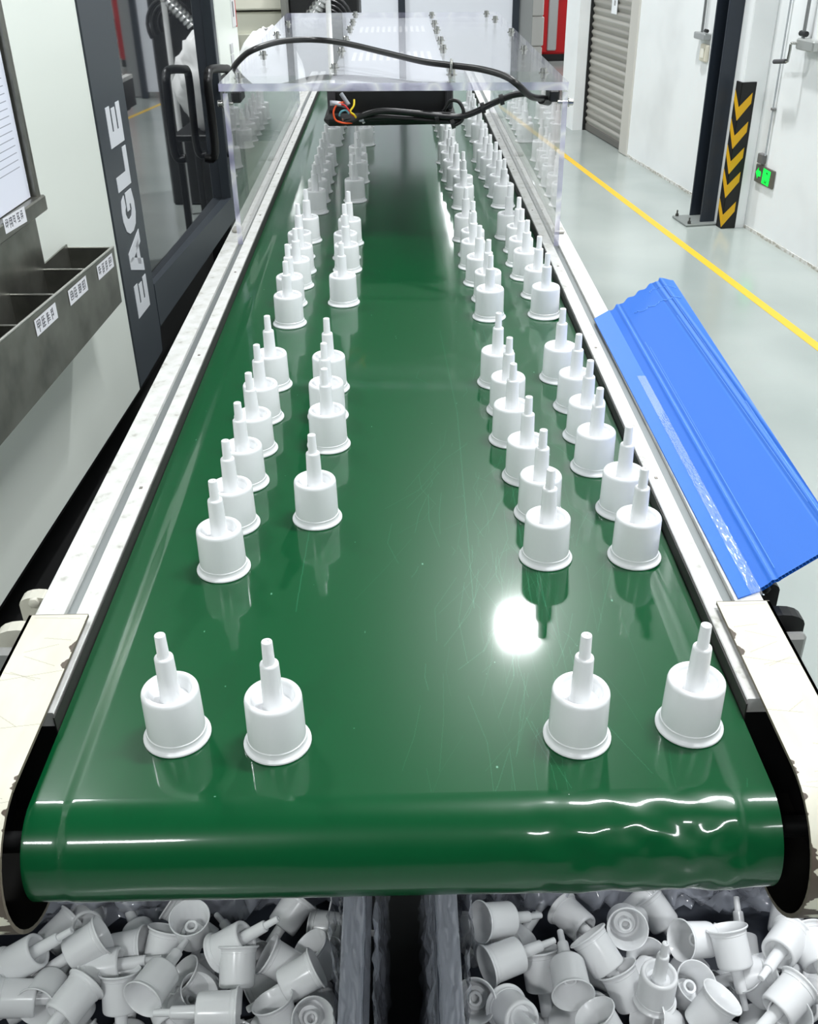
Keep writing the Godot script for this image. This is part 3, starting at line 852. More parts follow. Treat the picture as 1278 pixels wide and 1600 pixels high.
# ---------------------------------------------------------------- blue fluted sheet on the right rail
func blue_sheet() -> void:
	var t := thing("blue_sheet", "bright blue fluted plastic sheet folded outward from the right conveyor rail", "sheet")
	var ca := cos(deg_to_rad(38.0))
	var sa := sin(deg_to_rad(38.0))
	var th := 0.004
	# flap lying on the rail
	var flap := MB.new()
	flap.prism(PackedVector2Array([Vector2(0.331, 1.595), Vector2(0.364, 1.635), Vector2(0.364, 0.812), Vector2(0.338, 0.800), Vector2(0.336, 1.0)]), 0.8158, 0.8175, Transform3D(Basis(Vector3.RIGHT, Vector3(0, 0, -1), Vector3.UP), Vector3.ZERO))
	put("taped_flap", flap.mesh(), M.blue, t)
	# the leaning wing: two skins, with flutes running along it, and rounded creases
	var prof := func(u: float) -> float:   # how far the skin stands off its plane, u from fold to outer edge
		var o := 0.0
		for c in [[0.015, 0.003, 0.0012], [0.019, 0.002, -0.0008], [0.088, 0.002, 0.0010], [0.0925, 0.0016, -0.0012], [0.097, 0.0018, 0.0008], [0.082, 0.0014, -0.0006]]:
			o += c[2] * exp(-pow((u - c[0]) / c[1], 2.0))
		return o - 0.010 * pow(maxf(0.0, (u - 0.085) / 0.025), 2.0) * 0.35
	var ends := func(u: float) -> Vector2:  # far and near end at this distance from the fold
		return Vector2(-1.632 + 0.14 * u * (1.0 if u < 0.098 else 1.0) + maxf(0.0, u - 0.097) * 1.6 + 0.004 * sin(u * 300.0), -0.815 - 0.02 * u)
	var place := func(u: float, v: float, lift: float) -> Vector3:
		var e: Vector2 = ends.call(u)
		var z := lerpf(e.x, e.y, v)
		var o: float = prof.call(u) + lift + 0.0012 * sin(v * 5.0) * u / 0.1
		return Vector3(0.364 + u * ca - o * sa, 0.8175 + u * sa + o * ca, z)
	var U := 0.112
	var s := MB.new()
	s.surf(120, 24, func(u: float, v: float): return place.call(u * lerpf(U, 0.092, v), v, 0.0), -1.0)
	s.surf(40, 8, func(u: float, v: float): return place.call(u * lerpf(U, 0.092, v), v, -th), 1.0)
	s.surf(1, 24, func(u: float, v: float): return place.call(lerpf(U, 0.092, v), v, -th * u), -1.0)
	put("leaning_wing", s.mesh(), M.blue, t)
	var fl := MB.new()
	for k in 24:
		for v: float in [0.0, 1.0]:
			var u := lerpf(U, 0.092, v) * (k + 0.2) / 24.0
			var a: Vector3 = place.call(u, v, 0.0)
			var b: Vector3 = place.call(u + 0.0008, v, 0.0)
			var c: Vector3 = place.call(u + 0.0008, v, -th)
			var d: Vector3 = place.call(u, v, -th)
			var into := Vector3(0, 0, -0.02 if v > 0.5 else 0.02)
			fl.quad(a, a + into, d + into, d, Vector3(-1, 0, 0))
			fl.quad(b, b + into, c + into, c, Vector3(1, 0, 0))
			fl.quad(a, b, c, d, -into)
	put("flutes", fl.mesh(), M.blue, t)
	# whitened creases across the far corner and along the folds
	var r := RandomNumberGenerator.new()
	r.seed = 77
	for e in [[0.032, 0.085, 0.105, 0.120, 0.0010], [0.070, 0.030, 0.108, 0.055, 0.0007], [0.0165, 0.10, 0.0165, 0.99, 0.0004], [0.0245, 0.22, 0.0225, 0.98, 0.0005], [0.0275, 0.25, 0.0255, 0.7, 0.0003], [0.0855, 0.2, 0.0855, 0.9, 0.0004], [0.0955, 0.05, 0.091, 0.9, 0.0004], [0.094, 0.6, 0.088, 0.98, 0.0006]]:
		var pts := []
		for k in 33:
			var f := k / 32.0
			var jig := r.randf_range(-1, 1) * (0.0012 if e[1] < 0.09 and e[3] < 0.2 else 0.0001)
			pts.append(place.call(lerpf(e[0], e[2], f), lerpf(e[1], e[3], f) + jig * 4.0, 0.0))
		put("crease", tubem(pts, e[4], 5), M.blue_pale, t)
	var tape := MB.new()
	var nz := FastNoiseLite.new()
	nz.seed = 3
	nz.frequency = 60.0
	tape.surf(16, 120, func(u: float, v: float): return Vector3(0.352 + 0.012 * u, 0.8183 + 0.0016 * absf(nz.get_noise_2d(u * 0.4, v * 3.0)) * smoothstep(0.2, 0.6, v) + 0.0005, lerpf(-1.35, -0.802, v)), -1.0)
	put("clear_tape", tape.mesh(), pane(Color(0.9, 0.93, 1.0), 0.07, 0.05), t, "crinkled clear tape along the fold")
	
# ---------------------------------------------------------------- things behind the cover
func far_things() -> void:
	var p := thing("partition", "white panel partition with dark posts behind the clear cover", "partition")
	for k in 3:
		var x := -1.89 + 0.975 * k
		put("panel", boxm(Vector3(x + 0.4875, 1.15, -9.5), Vector3(0.925, 2.2, 0.03), 0.004), mat(Color(0.90, 0.91, 0.94), 0.45), p)
	for k in 4:
		put("post", boxm(Vector3(-1.89 + 0.975 * k, 1.15, -9.49), Vector3(0.058, 2.3, 0.06), 0.004), M.column, p)
	put("grey_trim", boxm(Vector3(-0.50, 1.15, -9.475), Vector3(0.10, 2.2, 0.03), 0.004), mat(Color(0.60, 0.61, 0.62), 0.5), p)
	var g := thing("grey_post", "grey post beside the white panel partition", "post")
	put("post_body", boxm(Vector3(1.135, 1.3, -9.6), Vector3(0.11, 2.6, 0.11), 0.006), mat(Color(0.62, 0.63, 0.63), 0.6), g)
	var st := thing("white_stack", "pale stack of flat boxes beside the red cabinet at the back", "stack")
	for k in 5:
		put("flat_box", boxm(Vector3(1.345 + 0.008 * (k % 2), 0.14 + 0.26 * k, -10.6), Vector3(0.13, 0.255, 0.24), 0.01), mat(Color(0.86, 0.85, 0.83), 0.7), st)
	var rc := thing("red_cabinet", "tall red and silver cabinet standing at the far right", "cabinet")
	put("cabinet_body", boxm(Vector3(1.72, 0.75, -11.85), Vector3(0.36, 1.36, 0.5), 0.02), M.red, rc)
	put("silver_band", boxm(Vector3(1.655, 0.76, -11.585), Vector3(0.10, 1.30, 0.05), 0.01), mat(Color(0.80, 0.80, 0.80), 0.35, 0.5), rc)
	put("door_edge", boxm(Vector3(1.565, 0.76, -11.59), Vector3(0.075, 1.34, 0.06), 0.01), M.red, rc)
	put("handle_recess", boxm(Vector3(1.755, 0.62, -11.6), Vector3(0.04, 0.05, 0.012), 0.003), M.black, rc)
	put("base", boxm(Vector3(1.72, 0.035, -11.85), Vector3(0.34, 0.07, 0.46)), M.dark, rc)
	# white upright housing beyond the dark machine door
	var h := thing("white_housing", "white upright machine housing with a red bordered sticker beyond the window door", "machine", mach)
	put("housing_body", boxm(Vector3(3.03, 1.35, -0.25), Vector3(0.44, 1.05, 0.5), 0.006), M.machine_white, h)
	put("housing_foot", boxm(Vector3(3.03, 0.41, -0.28), Vector3(0.44, 0.82, 0.5), 0.006), M.dark, h)
	put("sticker", boxm(Vector3(3.18, 1.06, 0.0015), Vector3(0.09, 0.16, 0.002)), mat(Color(0.86, 0.86, 0.86), 0.5), h)
	put("sticker_border", boxm(Vector3(3.228, 1.06, 0.0015), Vector3(0.012, 0.17, 0.003)), M.red, h)
	put("sticker_mark", boxm(Vector3(3.17, 1.05, 0.0028), Vector3(0.025, 0.06, 0.001)), mat(Color(0.45, 0.45, 0.47), 0.6), h)
	for y in [0.905, 0.86]:
		put("outlet", boxm(Vector3(3.06, y, 0.0025), Vector3(0.05, 0.04, 0.005), 0.002), mat(Color(0.78, 0.78, 0.79), 0.5), h)
	var bc := thing("beige_cabinet", "beige metal cabinet with a small dark handle behind the white sack", "cabinet")
	put("cabinet_body", boxm(Vector3(-0.80, 0.5, -6.0), Vector3(0.50, 0.94, 0.5), 0.01), mat(Color(0.80, 0.80, 0.74), 0.5), bc)
	put("cabinet_door", boxm(Vector3(-0.80, 0.46, -5.74), Vector3(0.45, 0.82, 0.02), 0.004), mat(Color(0.76, 0.76, 0.70), 0.5), bc)
	put("cabinet_top", boxm(Vector3(-0.80, 1.03, -6.0), Vector3(0.54, 0.10, 0.54), 0.008), mat(Color(0.88, 0.87, 0.81), 0.5), bc)
	put("handle", tubem(smooth_path([Vector3(-0.875, 0.90, -5.73), Vector3(-0.875, 0.90, -5.70), Vector3(-0.835, 0.90, -5.70), Vector3(-0.825, 0.84, -5.70), Vector3(-0.825, 0.80, -5.70), Vector3(-0.825, 0.80, -5.73)], 4), 0.009, 8), M.cable, bc)
	var sk := thing("white_sack", "bulging white sack beside the left edge of the clear cover", "sack")
	var sn := FastNoiseLite.new()
	sn.seed = 5
	sn.frequency = 3.0
	var sb := MB.new()
	sb.surf(28, 18, func(u: float, v: float):
		var a: float = TAU * u
		var e: float = PI * v
		var q := Vector3(cos(a) * sin(e) * 0.17, cos(e) * 0.22, sin(a) * sin(e) * 0.16)
		return Vector3(-0.60, 0.72, -5.15) + q * (1.0 + 0.25 * sn.get_noise_3dv(q * 4.0)), 1.0)
	put("sack_body", sb.mesh(), mat(Color(0.93, 0.93, 0.93), 0.7), sk)
	var tb := thing("dark_table", "low dark table carrying the white sack", "table")
	put("table_top", boxm(Vector3(-0.62, 0.49, -5.2), Vector3(0.40, 0.03, 0.42), 0.004), M.dark, tb)
	for e in [[-0.80, -5.03], [-0.44, -5.03], [-0.80, -5.37], [-0.44, -5.37]]:
		put("leg", boxm(Vector3(e[0], 0.238, e[1]), Vector3(0.03, 0.475, 0.03), 0.003), M.dark, tb)
	# dark machine head with hoses and a foil duct
	var dm := thing("dark_machine", "dark machine part with coiled black hoses behind the clear cover", "machine")
	put("machine_body", boxm(Vector3(-0.36, 0.55, -5.9), Vector3(0.36, 1.10, 0.4), 0.01), M.dark, dm)
	put("grey_side", boxm(Vector3(-0.555, 0.62, -5.75), Vector3(0.03, 1.24, 0.3), 0.004), mat(Color(0.50, 0.50, 0.48), 0.5), dm)
	for k in 4:
		var ring := []
		for i in 15:
			var a := -0.5 + 3.9 * i / 14.0
			ring.append(Vector3(-0.33 + (0.05 + 0.022 * k) * cos(a), 0.93 + (0.05 + 0.024 * k) * sin(a), -5.64 + 0.03 * k))
		put("hose", tubem(ring, 0.010, 8), mat(Color(0.12, 0.12, 0.13), 0.3), dm)
	var fd := thing("foil_duct", "crinkled silver foil duct rising behind the far left corner of the cover", "duct")
	var db := MB.new()
	var dp := [Vector2(0.028, 0.0)]
	for k in 22:
		dp.append(Vector2(0.028 + (0.006 if k % 2 == 0 else 0.0), 0.012 * (k + 0.5)))
	db.lathe(dp, 16, Transform3D(Basis.from_euler(Vector3(0.3, 0, -0.7)), Vector3(-0.445, 0.93, -5.55)), 10.0)
	put("duct_tube", db.mesh(), mat(Color(0.82, 0.82, 0.82), 0.25, 0.9), fd)
	var tubew := thing("reflection_rod", "thin white rod standing in for an upright reflection behind the clear cover", "pipe")  # rod added in place of a bright upright reflection
	put("pipe", tubem([Vector3(-0.325, 0.0, -5.5), Vector3(-0.325, 2.0, -5.5)], 0.014, 10), mat(Color(0.93, 0.93, 0.93), 0.4), tubew)

# ---------------------------------------------------------------- things on the right wall
func wall_things() -> void:
	# dark H-section column on a foot plate
	var c := thing("steel_column", "dark blue steel H column standing on the floor before the white wall", "column", wallr)
	for z in [0.0]:
		put("near_flange", boxm(Vector3(-0.852, 2.1, 0.125), Vector3(0.012, 4.18, 0.14), 0.002), M.column, c)
		put("far_flange", boxm(Vector3(-0.985, 2.1, 0.125), Vector3(0.012, 4.18, 0.14), 0.002), M.column, c)
		put("web", boxm(Vector3(-0.918, 2.1, 0.125), Vector3(0.125, 4.18, 0.01)), M.column, c)
	put("foot_plate", boxm(Vector3(-0.905, 0.006, 0.165), Vector3(0.19, 0.012, 0.24), 0.003), mat(Color(0.55, 0.57, 0.56), 0.5, 0.3), c)
	for e in [[-0.985, 0.265], [-0.83, 0.262]]:
		var ab := MB.new()
		ab.lathe([Vector2(0.009, 0.0), Vector2(0.009, 0.012), Vector2(0.004, 0.012), Vector2(0.004, 0.03), Vector2(0, 0.03)], 8, Transform3D(Basis.IDENTITY, Vector3(e[0], 0.012, e[1])))
		put("anchor_bolt", ab.mesh(), mat(Color(0.35, 0.35, 0.34), 0.4, 0.8), c)
	# corner guard with yellow arrows
	var g := thing("corner_guard", "black rubber corner guard with five yellow chevrons on the pillar corner", "guard", wallr)
	put("guard_body", boxm(Vector3(-0.7475, 0.345, 0.089), Vector3(0.007, 0.69, 0.076), 0.002), mat(Color(0.045, 0.045, 0.045), 0.6), g)
	put("guard_body", boxm(Vector3(-0.775, 0.345, 0.1235), Vector3(0.062, 0.69, 0.007), 0.002), mat(Color(0.045, 0.045, 0.045), 0.6), g)
	for y in [0.045, 0.19, 0.305, 0.425, 0.555]:
		var f := MB.new()
		var tx := Transform3D(Basis(Vector3(0, 0, -1), Vector3.UP, Vector3(1, 0, 0)), Vector3(-0.744, 0, 0.127))
		f.prism(PackedVector2Array([Vector2(0.0, y - 0.035), Vector2(0.060, y + 0.040), Vector2(0.060, y + 0.088), Vector2(0.0, y + 0.025)]), -0.001, 0.0012, tx)
		f.prism(PackedVector2Array([Vector2(-0.802, y + 0.05), Vector2(-0.744, y - 0.035), Vector2(-0.744, y + 0.025), Vector2(-0.802, y + 0.095)]), 0.1262, 0.1282)
		put("chevron", f.mesh(), mat(Color(0.86, 0.66, 0.04), 0.5), g)
	# exit sign: walking figure in a lit doorway with an arrow to the left
	var e := thing("exit_sign", "small grey exit sign with lit green arrow and doorway figure", "sign", wallr)
	put("sign_plate", boxm(Vector3(-0.61, 0.283, 0.006), Vector3(0.186, 0.084, 0.012), 0.003), mat(Color(0.42, 0.41, 0.38), 0.4, 0.4), e)
	put("junction_box", boxm(Vector3(-0.655, 0.357, 0.012), Vector3(0.05, 0.045, 0.024), 0.003), mat(Color(0.40, 0.40, 0.40), 0.5), e)
	var gr := glow(Color(0.0, 0.95, 0.30), 0.75)
	var ar := MB.new()
	ar.prism(PackedVector2Array([Vector2(-0.692, 0.288), Vector2(-0.668, 0.312), Vector2(-0.668, 0.30), Vector2(-0.642, 0.297), Vector2(-0.640, 0.275), Vector2(-0.668, 0.272), Vector2(-0.670, 0.260)]), 0.0115, 0.0132)
	put("arrow_lamp", ar.mesh(), gr, e)
	var dr := MB.new()
	dr.prism(PackedVector2Array([Vector2(-0.622, 0.25), Vector2(-0.552, 0.247), Vector2(-0.546, 0.316), Vector2(-0.62, 0.319)]), 0.0115, 0.0132)
	put("doorway_lamp", dr.mesh(), gr, e)
	var fg := MB.new()
	fg.box(Vector3(-0.58, 0.303, 0.0135), Vector3(0.012, 0.006, 0.001))
	fg.box(Vector3(-0.574, 0.299, 0.0135), Vector3(0.004, 0.008, 0.001))
	fg.box(Vector3(-0.585, 0.258, 0.0135), Vector3(0.018, 0.004, 0.001))
	fg.box(Vector3(-0.592, 0.264, 0.0135), Vector3(0.005, 0.010, 0.001), 0.0, Transform3D.IDENTITY)
	fg.box(Vector3(-0.578, 0.263, 0.0135), Vector3(0.005, 0.009, 0.001))
	put("figure_mark", fg.mesh(), mat(Color(0.02, 0.30, 0.12), 0.5), e)
	var al := AreaLight3D.new()
	al.name = "sign_light"
	al.area_size = Vector2(0.12, 0.06)
	al.light_color = Color(0.1, 1.0, 0.4)
	al.light_energy = 0.003
	al.area_normalize_energy = true
	al.area_range = 20.0
	al.area_attenuation = 2.0
	al.shadow_enabled = true
	e.add_child(al)
	al.position = Vector3(-0.60, 0.283, 0.016)
	al.rotation.y = PI
	var cd := thing("conduit", "thin grey conduit running down the wall to the exit sign", "pipe", wallr)
	put("pipe", tubem([Vector3(-0.626, 0.375, 0.012), Vector3(-0.626, 4.2, 0.012)], 0.0045, 8), mat(Color(0.66, 0.68, 0.69), 0.5), cd)
	for y in [0.585, 1.1]:
		put("pipe_clip", boxm(Vector3(-0.626, y, 0.009), Vector3(0.026, 0.012, 0.018), 0.002), mat(Color(0.5, 0.5, 0.5), 0.4, 0.4), cd)
	# window cranks
	var ck := thing("window_crank", "grey crank with folded handle hanging at the right picture edge", "crank", wallr)
	put("gear_box", boxm(Vector3(-0.375, 0.885, 0.025), Vector3(0.15, 0.045, 0.05), 0.006), mat(Color(0.70, 0.71, 0.70), 0.35, 0.5), ck)
	put("drive_rod", tubem([Vector3(-0.43, 0.90, 0.03), Vector3(-0.43, 2.9, 0.03)], 0.008, 8), mat(Color(0.55, 0.56, 0.56), 0.4, 0.5), ck)
	put("rod_bolt", tubem([Vector3(-0.455, 0.925, 0.03), Vector3(-0.405, 0.925, 0.03)], 0.012, 8), M.dark, ck)
	put("crank_arm", tubem(smooth_path([Vector3(-0.445, 0.885, 0.05), Vector3(-0.45, 0.885, 0.07), Vector3(-0.452, 0.86, 0.07), Vector3(-0.456, 0.82, 0.07), Vector3(-0.46, 0.812, 0.07), Vector3(-0.50, 0.806, 0.07)], 5), 0.006, 8), M.chrome, ck)
	put("crank_grip", tubem([Vector3(-0.475, 0.811, 0.07), Vector3(-0.575, 0.798, 0.07)], 0.010, 10), mat(Color(0.28, 0.28, 0.29), 0.5), ck)
	var c2 := thing("window_crank", "small grey crank gearbox with rod left of the dark column", "crank", wallr)
	put("gear_box", boxm(Vector3(-1.50, 0.815, 0.02), Vector3(0.14, 0.034, 0.04), 0.005), mat(Color(0.66, 0.67, 0.67), 0.4, 0.4), c2)
	put("drive_rod", tubem([Vector3(-1.51, 0.83, 0.02), Vector3(-1.51, 2.9, 0.02)], 0.0075, 8), mat(Color(0.50, 0.51, 0.51), 0.4, 0.5), c2)
	put("rod_bolt", tubem([Vector3(-1.45, 0.845, 0.03), Vector3(-1.42, 0.845, 0.03)], 0.009, 8), M.dark, c2)
	var sw := thing("wall_switch", "cream wall switch under the small crank gearbox", "switch", wallr)
	put("switch_plate", boxm(Vector3(-1.47, 0.735, 0.01), Vector3(0.085, 0.085, 0.02), 0.006), mat(Color(0.86, 0.84, 0.77), 0.5), sw)
	put("rocker", boxm(Vector3(-1.47, 0.735, 0.022), Vector3(0.04, 0.05, 0.008), 0.003), mat(Color(0.92, 0.91, 0.86), 0.4), sw)

# ---------------------------------------------------------------- crates and bags under the belt end
func crates() -> void:
	for s: float in [-1.0, 1.0]:
		var side := "left" if s < 0 else "right"
		var x0 := 0.065 if s < 0 else 0.046
		var cx := s * (x0 + 0.31)
		var t := thing("crate", "dark grey crate on the floor under the belt end, %s of the gap" % side, "crate")
		var b := MB.new()
		b.box(Vector3(cx, 0.012, -0.77), Vector3(0.62, 0.012, 0.60))
		put("crate_floor", b.mesh(), M.crate, t)
		put("long_wall", boxm(Vector3(cx, 0.14, -1.07), Vector3(0.62, 0.27, 0.012), 0.003), M.crate, t)
		put("long_wall", boxm(Vector3(cx, 0.14, -0.47), Vector3(0.62, 0.27, 0.012), 0.003), M.crate, t)
		put("short_wall", boxm(Vector3(s * x0, 0.14, -0.77), Vector3(0.012, 0.27, 0.6), 0.003), M.crate, t)
		put("short_wall", boxm(Vector3(s * (x0 + 0.62), 0.14, -0.77), Vector3(0.012, 0.27, 0.6), 0.003), M.crate, t)
		put("rim", boxm(Vector3(s * (x0 + 0.004), 0.272, -0.77), Vector3(0.028, 0.012, 0.62), 0.004), M.crate, t)
		# clear bag lining the crate, pulled over its rim
		var bag := thing("plastic_bag", "crumpled clear plastic bag lining the %s dark crate" % side, "bag")
		var n := FastNoiseLite.new()
		n.seed = 40 + int(s)
		n.frequency = 2.2
		n.fractal_type = FastNoiseLite.FRACTAL_RIDGED
		n.fractal_octaves = 3
		var back := MB.new()
		back.surf(70, 40, func(u: float, v: float):
			var x := s * (x0 + 0.012 + 0.66 * u)
			var y := 0.03 + 0.31 * v
			return Vector3(x, y + 0.02 * n.get_noise_2d(u * 3.0, 5.0) * v, -1.05 + 0.05 * n.get_noise_2d(u * 2.4, v * 1.1) + 0.10 * v * v * smoothstep(0.25, 0.9, u)), s)
		put("bag_back", back.mesh(), M.bag, bag)
		var sd := MB.new()
		sd.surf(50, 30, func(u: float, v: float):
			var z := -1.05 + 0.62 * u
			return Vector3(s * (x0 + 0.018 + 0.035 * v * v * (0.5 + 0.5 * sin(u * 7.0)) * 0.6 + 0.010 * n.get_noise_2d(u * 3.0, v * 1.2 + 7.0)), 0.02 + 0.25 * v, z), s)
		put("bag_side", sd.mesh(), M.bag, bag)
		var over := MB.new()
		over.surf(50, 14, func(u: float, v: float):
			var z := -1.05 + 0.62 * u
			return Vector3(s * (x0 + 0.02 - 0.036 * v), 0.283 + 0.006 * n.get_noise_2d(u * 4.0, v) - 0.16 * maxf(0.0, v - 0.75), z), s)
		put("bag_fold", over.mesh(), M.bag, bag)
		var hang := MB.new()
		hang.surf(60, 24, func(u: float, v: float):
			var z := -1.05 + 0.62 * u
			return Vector3(s * (x0 - 0.018 - 0.012 * v) + 0.010 * n.get_noise_2d(u * 5.0, v * 0.8 + 2.0), 0.278 - 0.26 * v, z), s)
		put("bag_hang", hang.mesh(), M.bag, bag)
		var outer := MB.new()
		outer.surf(50, 30, func(u: float, v: float):
			var z := -1.30 + 0.85 * u
			return Vector3(s * (x0 + 0.64 + 0.06 * v + 0.05 * n.get_noise_2d(u * 2.0, v + 3.0)), 0.04 + 0.36 * v + 0.03 * n.get_noise_2d(u * 3.0, 9.0), z), s)
		put("bag_outer", outer.mesh(), M.bag, bag)
	var fl := thing("floor_board", "dark board lying on the floor beneath the two crates", "board")
	put("board", boxm(Vector3(0, 0.003, -0.80), Vector3(1.5, 0.006, 0.9)), M.dark, fl)

# ---------------------------------------------------------------- white caps
var cap_proto: Node3D

func make_cap() -> Node3D:
	var t := Node3D.new()
	var b := MB.new()
	b.lathe([Vector2(0, 0.039), Vector2(0.0055, 0.039), Vector2(0.0058, 0.0235), Vector2(0.0066, 0.0229), Vector2(0.0085, 0.0229), Vector2(0.0094, 0.0238), Vector2(0.0096, 0.0392), Vector2(0.0150, 0.0392), Vector2(0.0172, 0.0480), Vector2(0.0200, 0.0508), Vector2(0.0222, 0.0495), Vector2(0.0230, 0.0470), Vector2(0.0234, 0.011), Vector2(0.0248, 0.0085), Vector2(0.0262, 0.0022), Vector2(0.0276, 0.0002), Vector2(0.0284, 0.0), Vector2(0.0291, 0.0008), Vector2(0.0291, 0.0020), Vector2(0.0287, 0.0027), Vector2(0.0268, 0.0036), Vector2(0.0259, 0.0050), Vector2(0.0256, 0.0072)], 44)
	b.lathe([Vector2(0.0256, 0.0072), Vector2(0.0256, 0.0088), Vector2(0.0249, 0.0094), Vector2(0.0243, 0.0490), Vector2(0.0239, 0.0510), Vector2(0.0230, 0.0525), Vector2(0.0217, 0.0532), Vector2(0.0202, 0.0532), Vector2(0.0190, 0.0524), Vector2(0.0182, 0.0505), Vector2(0.0164, 0.0422), Vector2(0.0152, 0.0410), Vector2(0.0085, 0.0408)], 44)
	put("flanged_body", b.mesh(), M.white_plastic, t)
	b = MB.new()
	b.lathe([Vector2(0.0102, 0.0408), Vector2(0.0094, 0.0418), Vector2(0.0089, 0.0460), Vector2(0.0080, 0.0855), Vector2(0.0077, 0.0868), Vector2(0.0069, 0.0875), Vector2(0.0045, 0.0876)], 28)
	put("stem", b.mesh(), M.white_plastic, t)
	b = MB.new()
	b.lathe([Vector2(0.0054, 0.0874), Vector2(0.0050, 0.0885), Vector2(0.0046, 0.1085), Vector2(0.0043, 0.1093), Vector2(0.0037, 0.1096), Vector2(0.0020, 0.1096), Vector2(0.0017, 0.1085), Vector2(0, 0.1080)], 22)
	put("tip", b.mesh(), M.white_plastic, t)
	return t

func cap_at(where: Transform3D, label: String, group: String) -> Node3D:
	var o: Node3D = cap_proto.duplicate()
	o.name = numbered("nozzle_cup")
	add_child(o)
	o.transform = where
	tag(o, label, "cup", group)
	return o

func belt_caps() -> void:
	cap_proto = make_cap()
	var ord := ["first", "second", "third", "fourth", "fifth", "sixth", "seventh"]
	var row := ["outer left", "inner left", "inner right", "outer right"]
	# for each cluster, for each column: x, z of every cap, nearest first
	var spots := [
		[[-0.194, -0.641], [-0.106, -0.630], [0.151, -0.630], [0.250, -0.640]],
		[[-0.191, -0.896, -0.191, -0.987, -0.191, -1.086, -0.189, -1.175, -0.190, -1.271, -0.188, -1.383],
			[-0.096, -0.997, -0.093, -1.184, -0.099, -1.272, -0.101, -1.368],
			[0.160, -0.906, 0.164, -0.998, 0.158, -1.087, 0.150, -1.189, 0.154, -1.280, 0.148, -1.377],
			[0.257, -0.904, 0.261, -1.003, 0.247, -1.108, 0.250, -1.195, 0.250, -1.288, 0.243, -1.390]],
		[[-0.186, -1.644, -0.192, -1.744, -0.187, -1.845, -0.188, -1.934, -0.197, -2.028, -0.190, -2.148],
			[-0.097, -1.746, -0.098, -1.938, -0.103, -2.018, -0.099, -2.122],
			[0.160, -1.658, 0.164, -1.750, 0.155, -1.843, 0.151, -1.944, 0.155, -2.022, 0.148, -2.136],
			[0.257, -1.663, 0.256, -1.766, 0.247, -1.874, 0.246, -1.955, 0.250, -2.047, 0.241, -2.147]],
		[[-0.189, -2.387, -0.190, -2.490, -0.190, -2.585, -0.191, -2.687, -0.190, -2.778, -0.191, -2.895],
			[-0.101, -2.490, -0.098, -2.687, -0.100, -2.784, -0.106, -2.886],
			[0.160, -2.405, 0.164, -2.500, 0.153, -2.594, 0.147, -2.684, 0.145, -2.785, 0.142, -2.898],
			[0.255, -2.410, 0.253, -2.506, 0.253, -2.609, 0.246, -2.705, 0.243, -2.797, 0.241, -2.911]],
		[[-0.189, -3.170, -0.190, -3.266, -0.190, -3.362, -0.188, -3.458, -0.191, -3.556, -0.190, -3.650],
			[-0.091, -3.167, -0.097, -3.362, -0.100, -3.460, -0.099, -3.56],
			[0.157, -3.175, 0.156, -3.272, 0.152, -3.37, 0.150, -3.466, 0.151, -3.56],
			[0.254, -3.184, 0.246, -3.281, 0.248, -3.378, 0.246, -3.475, 0.247, -3.57]]]
	var place := ["", "second belt cluster", "third belt cluster", "cluster below clear cover", "farthest belt cluster"]
	var r := RandomNumberGenerator.new()
	r.seed = 8
	for c in spots.size():
		for k in 4:
			var a: Array = spots[c][k]
			for i in a.size() / 2:
				var l := "white plastic nozzle cup in the front row, %s column of the green belt" % row[k]
				if c > 0:
					l = "white nozzle cup, %s from front in %s, %s column" % [ord[i], place[c], row[k]]
				var tr := Transform3D(Basis(Vector3.UP, r.randf() * TAU), Vector3(a[2 * i], BELT + 0.0002, a[2 * i + 1]))
				cap_at(tr, l, "white cups standing in columns on the green belt")

func aimed(o: Vector3, a: Vector3, spin: float) -> Transform3D:
	a = a.normalized()
	var x := a.cross(Vector3(0.31, 0.2, 0.93)).normalized()
	return Transform3D(Basis(x, a, x.cross(a)).rotated(a, spin), o)

